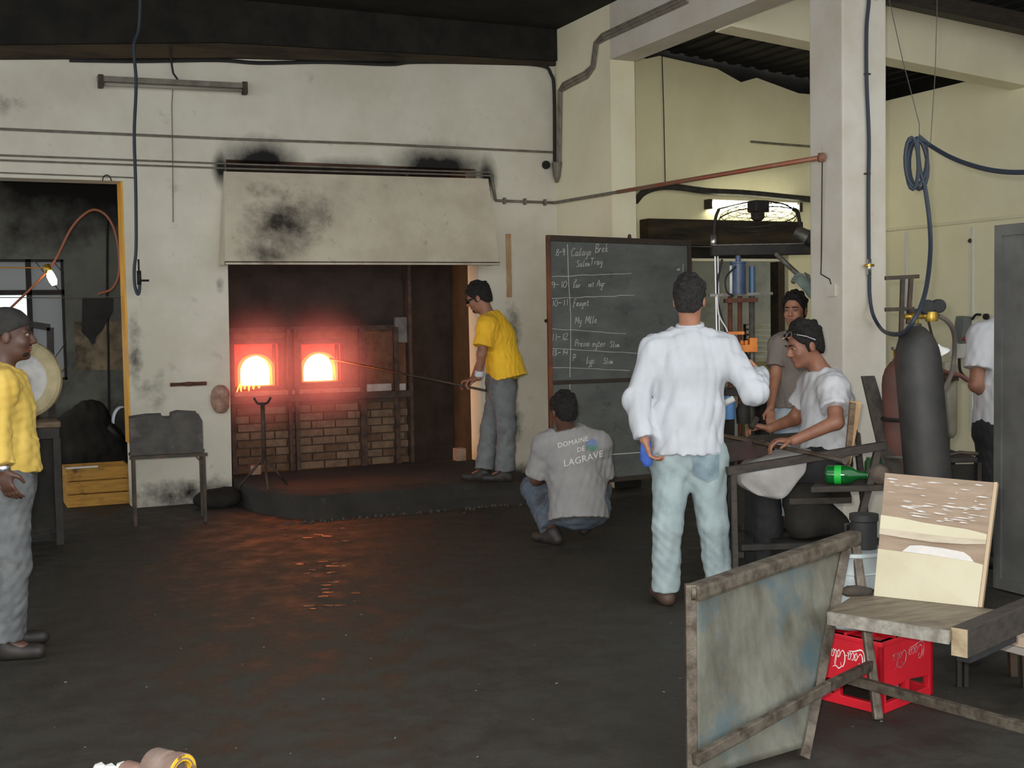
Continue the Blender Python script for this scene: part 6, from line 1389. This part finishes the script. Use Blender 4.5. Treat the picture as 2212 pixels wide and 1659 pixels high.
M_yshirt = mat('yellow_cotton', (236, 186, 40), 0.85, rgb2=(220, 168, 36), scale=4, bump=0.15, bscale=120)
M_yshirt2 = mat('pale_yellow_cotton', (224, 192, 96), 0.85, rgb2=(208, 172, 78), scale=4, bump=0.15, bscale=120)
M_gshirt = mat('grey_cotton', (146, 144, 142), 0.9, rgb2=(134, 132, 130), scale=5, bump=0.15, bscale=120)
M_gshirt2 = mat('brown_grey_cotton', (128, 118, 110), 0.9, rgb2=(116, 106, 98), scale=5, bump=0.15, bscale=120)
M_ljeans = mat('light_denim', (158, 172, 172), 0.9, rgb2=(144, 158, 159), scale=6, rgb3=(126, 139, 141), scale3=3, bump=0.2, bscale=160)
M_gjeans = mat('grey_denim', (112, 114, 114), 0.9, rgb2=(92, 94, 95), scale=6, rgb3=(70, 68, 64), scale3=4, bump=0.2, bscale=160)
M_bjeans = mat('blue_grey_denim', (88, 96, 106), 0.9, rgb2=(70, 78, 88), scale=6, rgb3=(56, 58, 62), scale3=4, bump=0.2, bscale=160)
M_dtrous = mat('black_trouser_cloth', (38, 37, 38), 0.9, rgb2=(28, 27, 28), scale=6, bump=0.2, bscale=160)
M_shoe = mat('dark_worn_leather', (34, 31, 29), 0.6, rgb2=(50, 44, 38), scale=14)
M_glove = mat('grey_green_glove', (120, 134, 126), 0.85, rgb2=(100, 112, 106), scale=14)
def jpts(d): return {k: (D(*v) if isinstance(v, tuple) and len(v) == 3 and not isinstance(v, Vector) else v) for k, v in d.items()}

# ---- white shirt man, back to the camera
J = jpts(dict(head=(1489, 648, 6.58), neck=(1491, 716, 6.60), chest=(1489, 792, 6.60), waist=(1487, 882, 6.60), pelvis=(1487, 962, 6.60),
    shL=(1417, 757, 6.60), shR=(1562, 755, 6.58), elL=(1376, 862, 6.58), wrL=(1392, 950, 6.52), elR=(1630, 846, 6.48), wrR=(1640, 808, 6.72),
    hipL=(1453, 990, 6.62), hipR=(1523, 990, 6.60), knL=(1442, 1135, 6.58), knR=(1540, 1130, 6.58), anL=(1438, 1278, 6.64), anR=(1556, 1274, 6.62)))
J.update(tf=FH, hf=FH*0.97+RH*0.25-UP*0.05, hnL=RH, hnR=-RH, hdL=RH*0.3-UP, hdR=FH*0.5-RH*0.3+UP*0.1, toeL=FH-RH*0.2, toeR=FH+RH*0.25, tsL=-1)
W = person('man in white long sleeved shirt and light blue jeans standing with his back turned', J, M_skin1, curlL=0.6)
sh = shirt(W, J, M_wshirt, 'long', hem=D(1487, 978, 6.60), i=0.018, seed=11, wr=0.011, wl=0.18)
collar(W, J, M_wshirt, r=0.074, h=0.052)
trousers(W, J, M_ljeans, 0.010, 0.006, 6, wr=0.007)
shoes(W, J, mat('brown_shoe_leather', (74, 56, 44), 0.6))
hair(W, J, seed=2, line=0.012, material=mat('dark_grey_hair', (48, 46, 44), 0.75, rgb2=(26, 25, 24), scale=60, bump=0.8, bscale=140, spec=0.3), thick=0.002)
WJ = J
tw = bpy.data.objects[[c.name for c in W.children if c.name.startswith('trousers')][0]]
pocket = drape_patch(W, 'back_pocket', mat('pocket_denim', (134, 152, 158), 0.9, rgb2=(112, 130, 138), scale=9, bump=0.2, bscale=160),
    [[D(1487, 980, 6.6), D(1546, 977, 6.6), D(1547, 1024, 6.6), D(1522, 1037, 6.6), D(1491, 1022, 6.6)]], tw, FH, 0.004)
tag(pocket, 'darker blue back pocket with a pointed lower edge')

# ---- man in yellow at the left edge
J = jpts(dict(head=(20, 724, 5.83), neck=(2, 806, 5.83), chest=(4, 880, 5.83), waist=(10, 960, 5.83), pelvis=(6, 1035, 5.83),
    shR=(-4, 836, 5.66), shL=(8, 836, 6.00), elR=(-14, 935, 5.60), wrR=(6, 1012, 5.56), elL=(14, 935, 6.06), wrL=(26, 1010, 6.04),
    hipR=(8, 1055, 5.74), hipL=(10, 1055, 5.93), knR=(20, 1215, 5.72), knL=(16, 1215, 5.95), anR=(2, 1384, 5.74), anL=(12, 1372, 5.98)))
J.update(tf=unit(RH*0.95+FH*0.25), hf=RH*0.96+FH*0.28-UP*0.03, hnL=-RH, hnR=RH*0.3+FH, toeR=RH+FH*0.1, toeL=RH+FH*0.3, hdR=RH*0.2-UP)
P2 = person('man in pale yellow shirt and dark cap watching at the left edge', J, M_skin3)
shirt(P2, J, M_yshirt2, 'long', hem=D(12, 1018, 5.83), i=0.026, seed=21, wr=0.009, loose=0.035)
collar(P2, J, M_yshirt2, r=0.070, h=0.03)
trousers(P2, J, M_gjeans, 0.024, 0.012, 7, wr=0.008)
shoes(P2, J, M_shoe)
c, fr = J['head'], J['fr']
s = Sdf(0.005); s.ell(c+fr[1]*-0.012+fr[2]*0.042, (0.087, 0.108, 0.092), fr, 0.01).ell(c+fr[1]*-0.06-fr[2]*0.02, (0.07, 0.05, 0.06), fr, 0.03)
s.cut(c+fr[2]*0.012, unit(fr[1]*0.42-fr[2]*0.9))
o = sdf_obj('knit_cap', s, mat('dark_grey_cap', (52, 50, 47), 0.9, rgb2=(36, 35, 33), scale=20, bump=0.4, bscale=90), P2, 0.002, 0.05, 4)
s = Sdf(0.0045); s.ell(c+fr[1]*0.062-fr[2]*0.088, (0.042, 0.030, 0.022), fr, 0.01).ell(c+fr[1]*0.094-fr[2]*0.046, (0.026, 0.007, 0.005), fr, 0.008)
s.ell(c+fr[1]*0.094-fr[2]*0.062, (0.03, 0.02, 0.007), fr, 0.004, sub=True)
sdf_obj('beard', s, M_hair, P2, 0.001, 0.02, 3, 0.0004)
s = MB().lathe(J['wrR']-UP*0.012+V((0,0,0)), [(0.031, 0), (0.034, 0.006), (0.034, 0.02), (0.031, 0.026)], 20, UP).build('watch', M_chrome, P2)

# ---- man in yellow polo at the furnace, on the raised platform
J = jpts(dict(head=(1034, 642, 10.28), neck=(1054, 682, 10.3), chest=(1074, 730, 10.3), waist=(1088, 782, 10.3), pelvis=(1083, 828, 10.3),
    shL=(1054, 704, 10.13), shR=(1058, 702, 10.46), elL=(1040, 766, 10.08), wrL=(1034, 816, 10.12), elR=(1044, 768, 10.5), wrR=(1022, 820, 10.42),
    hipL=(1085, 842, 10.2), hipR=(1079, 842, 10.40), knL=(1094, 922, 10.18), knR=(1058, 922, 10.36), anL=(1090, 1008, 10.22), anR=(1046, 1010, 10.3)))
J.update(tf=unit(-RH*0.95+FH*0.3-UP*0.12), hf=-RH*0.92+FH*0.2-UP*0.36, hu=UP-RH*0.3, hdL=-RH-UP*0.25, hdR=-RH*0.95-UP*0.15, hnL=-UP-RH*0.2, hnR=-UP, toeL=-RH+FH*0.1, toeR=-RH+FH*0.3, tsL=1, tsR=-1)
zf = 0.2
for q in ('anL', 'anR'): J[q].z = zf+0.085
P3 = person('man in bright yellow polo shirt and grey jeans leaning towards the furnace', J, M_skin2, floor_z=zf, curlL=0.7, curlR=0.7)
shirt(P3, J, M_yshirt, 'short', hem=D(1096, 816, 10.3), i=0.024, seed=31, wr=0.007, sl=0.72, loose=0.04)
trousers(P3, J, M_gjeans, 0.006, 0.018, 8, wr=0.006)
shoes(P3, J, M_shoe, zf)
collar(P3, J, M_yshirt, r=0.066, h=0.035)
hair(P3, J, seed=5, top=0.0)
c, fr = J['head'], J['fr']
g = Sdf(0.0045); g.cone(c+fr[1]*0.098+fr[2]*0.002-fr[0]*0.045, c+fr[1]*0.098+fr[2]*0.002+fr[0]*0.045, 0.022, 0.022, 0.01, (fr[1], 0.55))
for sg in (-1, 1): g.cone(c+fr[1]*0.088+fr[2]*0.006+fr[0]*sg*0.062, c+fr[1]*0.0+fr[2]*0.006+fr[0]*sg*0.083, 0.007, 0.006, 0.004)
sdf_obj('dark_goggles', g, mat('dark_glasses', (16, 15, 15), 0.2), P3)
s = Sdf(0.0045); s.ell(c+fr[1]*0.068-fr[2]*0.092, (0.036, 0.026, 0.018), fr, 0.01)
sdf_obj('beard', s, M_hair, P3, 0.001, 0.02, 3, 0.0004)
s = Sdf(0.005); s.cone(J['wrL']+(J['elL']-J['wrL'])*0.05, J['wrL']+(J['elL']-J['wrL'])*0.3, 0.036, 0.036, 0.01, cap=True)
tag(sdf_obj('wrist_band', s, M_wshirt, P3), 'white wrist band')
P3J = J

# ---- crouching man in grey printed shirt
J = jpts(dict(head=(1218, 888, 8.42), neck=(1224, 930, 8.45), chest=(1236, 985, 8.47), waist=(1246, 1045, 8.48), pelvis=(1250, 1092, 8.46),
    shL=(1178, 962, 8.45), shR=(1292, 958, 8.47), elL=(1158, 1036, 8.56), wrL=(1196, 1050, 8.80), elR=(1302, 1040, 8.60), wrR=(1262, 1044, 8.88),
    hipL=(1222, 1096, 8.50), hipR=(1278, 1096, 8.50), knL=(1152, 1054, 8.72), knR=(1294, 1058, 8.90), anL=(1196, 1146, 8.46), anR=(1262, 1118, 8.58)))
J['anL'].z = 0.09; J['anR'].z = 0.14
J.update(tf=unit(FH*0.96-RH*0.15), hf=FH*0.92-RH*0.35-UP*0.12, hdL=FH+RH*0.2, hdR=FH-RH*0.2, hnL=-UP, hnR=-UP, toeL=FH*0.7-RH*0.7, toeR=FH*0.9+RH*0.2)
P4 = person('crouching man in grey printed t-shirt seen from behind, below the chalkboard', J, M_skin3)
sh4 = shirt(P4, J, M_gshirt, 'short', hem=D(1250, 1122, 8.42), i=0.030, seed=41, wr=0.006, sl=0.85, loose=0.045)
trousers(P4, J, M_bjeans, 0.016, 0.01, 9, wr=0.008, bottom=0.9)
shoes(P4, J, M_shoe)
hair(P4, J, seed=7, thick=0.003)
ux = unit(D(1290, 940, 8.3)-D(1215, 957, 8.3)); uy = unit(D(1240, 900, 8.3)-D(1246, 1000, 8.3))
M_print = mat('white_print', (214, 212, 206), 0.8)
tg = FH*1.0-RH*0.02
for tx, sz, px in (('DOMAINE', 0.046, (1239, 961)), ('DE', 0.044, (1256, 976)), ('LAGRAVE', 0.064, (1262, 999))):
    printed(P4, sh4, tx, sz, D(px[0], px[1], 8.3), ux, uy, tg, M_print, name='shirt_lettering')
def blob(cx, cy, rx, ry, n=12, a0=0, a1=360): return [D(cx+rx*math.cos(math.radians(a)), cy+ry*math.sin(math.radians(a)), 8.3) for a in [a0+(a1-a0)*i/n for i in range(n+(a1-a0 < 360))]]
drape_patch(P4, 'shirt_emblem', mat('green_print', (92, 128, 112), 0.8), [blob(1281, 964, 13, 13, 10, 0, 180)], sh4, tg, 0.005, 2)
drape_patch(P4, 'shirt_emblem', mat('blue_print', (104, 124, 160), 0.8), [blob(1281, 964, 13, 14, 10, 180, 360)], sh4, tg, 0.005, 2)

# ---- seated glassworker in white t-shirt
J = jpts(dict(head=(1738, 746, 7.0), neck=(1776, 806, 7.02), chest=(1786, 866, 7.02), waist=(1786, 935, 7.02), pelvis=(1786, 1000, 7.02),
    shL=(1800, 838, 6.85), shR=(1756, 832, 7.19), elL=(1806, 912, 6.72), wrL=(1712, 953, 6.70), elR=(1716, 905, 7.27), wrR=(1662, 926, 7.15),
    hipL=(1776, 1012, 6.92), hipR=(1772, 1012, 7.12), knL=(1652, 1034, 6.86), knR=(1640, 1030, 7.16), anL=(1664, 1240, 6.90), anR=(1640, 1235, 7.2)))
for q in ('anL', 'anR'): J[q].z = 0.085
J.update(tf=unit(-RH*0.97-FH*0.05-UP*0.1), hf=-RH*0.93-FH*0.22-UP*0.26, hu=UP-RH*0.25, hdL=-RH*0.95+UP*0.05, hdR=-RH+UP*0.25, hnL=-UP, hnR=-UP, toeL=-RH-FH*0.15, toeR=-RH+FH*0.1, tsL=1, tsR=-1)
P5 = person('seated man in white t-shirt and grey apron rolling an iron at the bench', J, M_skin2, curlL=0.55, curlR=0.6)
shirt(P5, J, M_wtee, 'short', hem=D(1790, 985, 7.02), i=0.018, seed=51, wr=0.008, sl=0.62, loose=0.03)
trousers(P5, J, M_dtrous, 0.016, 0.01, 10)
shoes(P5, J, M_shoe)
hair(P5, J, seed=9, top=0.008, thick=0.001, line=0.010)
c, fr = J['head'], J['fr']
g = MB()
for sg in (-1, 1):
    ce = c+fr[1]*0.088+fr[2]*0.085+fr[0]*sg*0.034
    g.tube([ce+(fr[0]*math.cos(a)*0.030+(fr[1]*-0.5+fr[2]*0.85)*math.sin(a)*0.018) for a in [i*math.pi/6 for i in range(13)]], 0.003, 6)
    g.tube([c+fr[1]*0.075+fr[2]*0.085+fr[0]*sg*0.066, c+fr[1]*0.02+fr[2]*0.055+fr[0]*sg*0.09, c-fr[1]*0.03+fr[2]*0.02+fr[0]*sg*0.089], 0.003, 6)
g.tube([c+fr[1]*0.088+fr[2]*0.085-fr[0]*0.006, c+fr[1]*0.088+fr[2]*0.085+fr[0]*0.006], 0.003, 6)
tag(g.build('spectacles', M_chrome, P5), 'spectacles pushed up on the hair')
# apron draped over the lap
M_apron = mat('grey_apron_cloth', (168, 164, 160), 0.9, rgb2=(150, 146, 142), scale=6, bump=0.2, bscale=80)
rows = [[(1742, 962, 7.2), (1700, 966, 7.25), (1650, 978, 7.28), (1606, 996, 7.28), (1592, 1022, 7.26)],
        [(1745, 966, 7.05), (1700, 970, 7.05), (1650, 984, 7.05), (1600, 1004, 7.05), (1588, 1030, 7.05)],
        [(1752, 972, 6.86), (1706, 974, 6.84), (1652, 988, 6.80), (1602, 1010, 6.82), (1586, 1036, 6.84)],
        [(1752, 982, 6.78), (1712, 990, 6.74), (1656, 1004, 6.71), (1606, 1024, 6.74), (1590, 1042, 6.79)],
        [(1746, 992, 6.75), (1722, 1016, 6.71), (1664, 1040, 6.68), (1612, 1044, 6.71), (1597, 1050, 6.76)],
        [(1744, 1000, 6.74), (1732, 1030, 6.70), (1690, 1076, 6.67), (1640, 1070, 6.70), (1608, 1057, 6.75)]]
gv = []; R2_, C2_ = 18, 22
ctrl = np.array([[list(D(*q)) for q in r_] for r_ in rows])
def bil(u, v):
    def cr(P, t):
        n = len(P)-1; i = min(int(t), n-1); t -= i
        a, b, c_, d = P[max(i-1, 0)], P[i], P[i+1], P[min(i+2, n)]
        return 0.5*((2*b)+(c_-a)*t+(2*a-5*b+4*c_-d)*t*t+(3*b-a-3*c_+d)*t**3)
    return cr([cr(list(ctrl[i]), v*4) for i in range(6)], u*5)
for i in range(R2_+1):
    for k in range(C2_+1):
        p = V(bil(i/R2_, k/C2_)); p -= FH*0.012*math.sin(k*0.9+i*0.25)*min(1, max(0, (i-8)/6)); gv.append(p)
fs = [(i*(C2_+1)+k, i*(C2_+1)+k+1, (i+1)*(C2_+1)+k+1, (i+1)*(C2_+1)+k) for i in range(R2_) for k in range(C2_)]
ap = MB().add(gv, fs, True).build('apron', M_apron, P5)
md = ap.modifiers.new('thick', 'SOLIDIFY'); md.thickness = 0.006

# ---- smiling man behind the column with a raised gloved hand
J = jpts(dict(head=(1717, 670, 8.92), neck=(1727, 722, 8.97), chest=(1726, 775, 8.97), waist=(1724, 840, 8.97), pelvis=(1724, 900, 8.97),
    shR=(1686, 745, 8.95), shL=(1772, 738, 8.97), elR=(1674, 815, 8.90), wrR=(1664, 880, 8.76), elL=(1778, 672, 8.86), wrL=(1748, 622, 8.80),
    hipR=(1702, 908, 8.97), hipL=(1748, 908, 8.97), knR=(1702, 1022, 8.94), knL=(1746, 1022, 8.94), anR=(1702, 1120, 8.98), anL=(1748, 1120, 8.98)))
for q in ('anL', 'anR'): J[q].z = 0.085
J.update(tf=unit(-FH*0.95-RH*0.25), hf=-FH*0.86-RH*0.50-UP*0.05, hdL=UP*0.7-RH*0.7, hdR=-UP, hnL=-RH*0.3+FH*0.9, hnR=RH*0.3-FH, toeL=-FH, toeR=-FH-RH*0.3, tsL=-1)
P6 = person('smiling man in brownish grey t-shirt behind the column with one hand raised', J, M_skin1, smile=True, curlL=0.75)
shirt(P6, J, M_gshirt2, 'short', hem=D(1724, 880, 8.97), i=0.022, seed=61, wr=0.006, sl=0.68, loose=0.03)
trousers(P6, J, mat('pale_blue_work_trousers', (150, 168, 186), 0.9, rgb2=(186, 186, 182), scale=4), 0.014, 0.01, 11)
shoes(P6, J, M_shoe)
hair(P6, J, seed=12, top=0.004, line=0.014)
g = Sdf(0.006); g.cone(J['wrL']-(J['wrL']-J['elL']).normalized()*0.05, J['wrL']+unit(J['hdL'])*0.02, 0.040, 0.038, 0.01)
add_hand(g, J['wrL'], J['hdL'], J['hnL'], -1, 0.75, 1.12)
tag(sdf_obj('work_glove', g, M_glove, P6), 'grey green work glove on the raised hand')
P6J = J

# ---- person half hidden behind the dark panel at the right
J = jpts(dict(head=(2196, 632, 7.4), neck=(2194, 690, 7.42), chest=(2184, 760, 7.42), waist=(2178, 840, 7.42), pelvis=(2176, 915, 7.42),
    shL=(2122, 726, 7.40), shR=(2256, 722, 7.44), elL=(2108, 832, 7.36), wrL=(2160, 880, 7.62), elR=(2272, 835, 7.4), wrR=(2262, 930, 7.4),
    hipL=(2148, 930, 7.42), hipR=(2208, 930, 7.42), knL=(2142, 1075, 7.4), knR=(2210, 1075, 7.4), anL=(2140, 1205, 7.44), anR=(2212, 1205, 7.44)))
for q in ('anL', 'anR'): J[q].z = 0.085
J.update(tf=unit(FH*0.9+RH*0.3), hf=FH+RH*0.4-UP*0.1, hnL=RH, hnR=-RH, hdL=FH+RH*0.3, toeL=FH, toeR=FH)
P7 = person('person in white t-shirt and dark trousers half hidden by the dark panel', J, M_skin2)
shirt(P7, J, M_wtee, 'short', hem=D(2174, 918, 7.42), i=0.022, seed=71, wr=0.006, sl=0.66, loose=0.04)
trousers(P7, J, M_dtrous, 0.014, 0.008, 12); shoes(P7, J, M_shoe); hair(P7, J, seed=14)
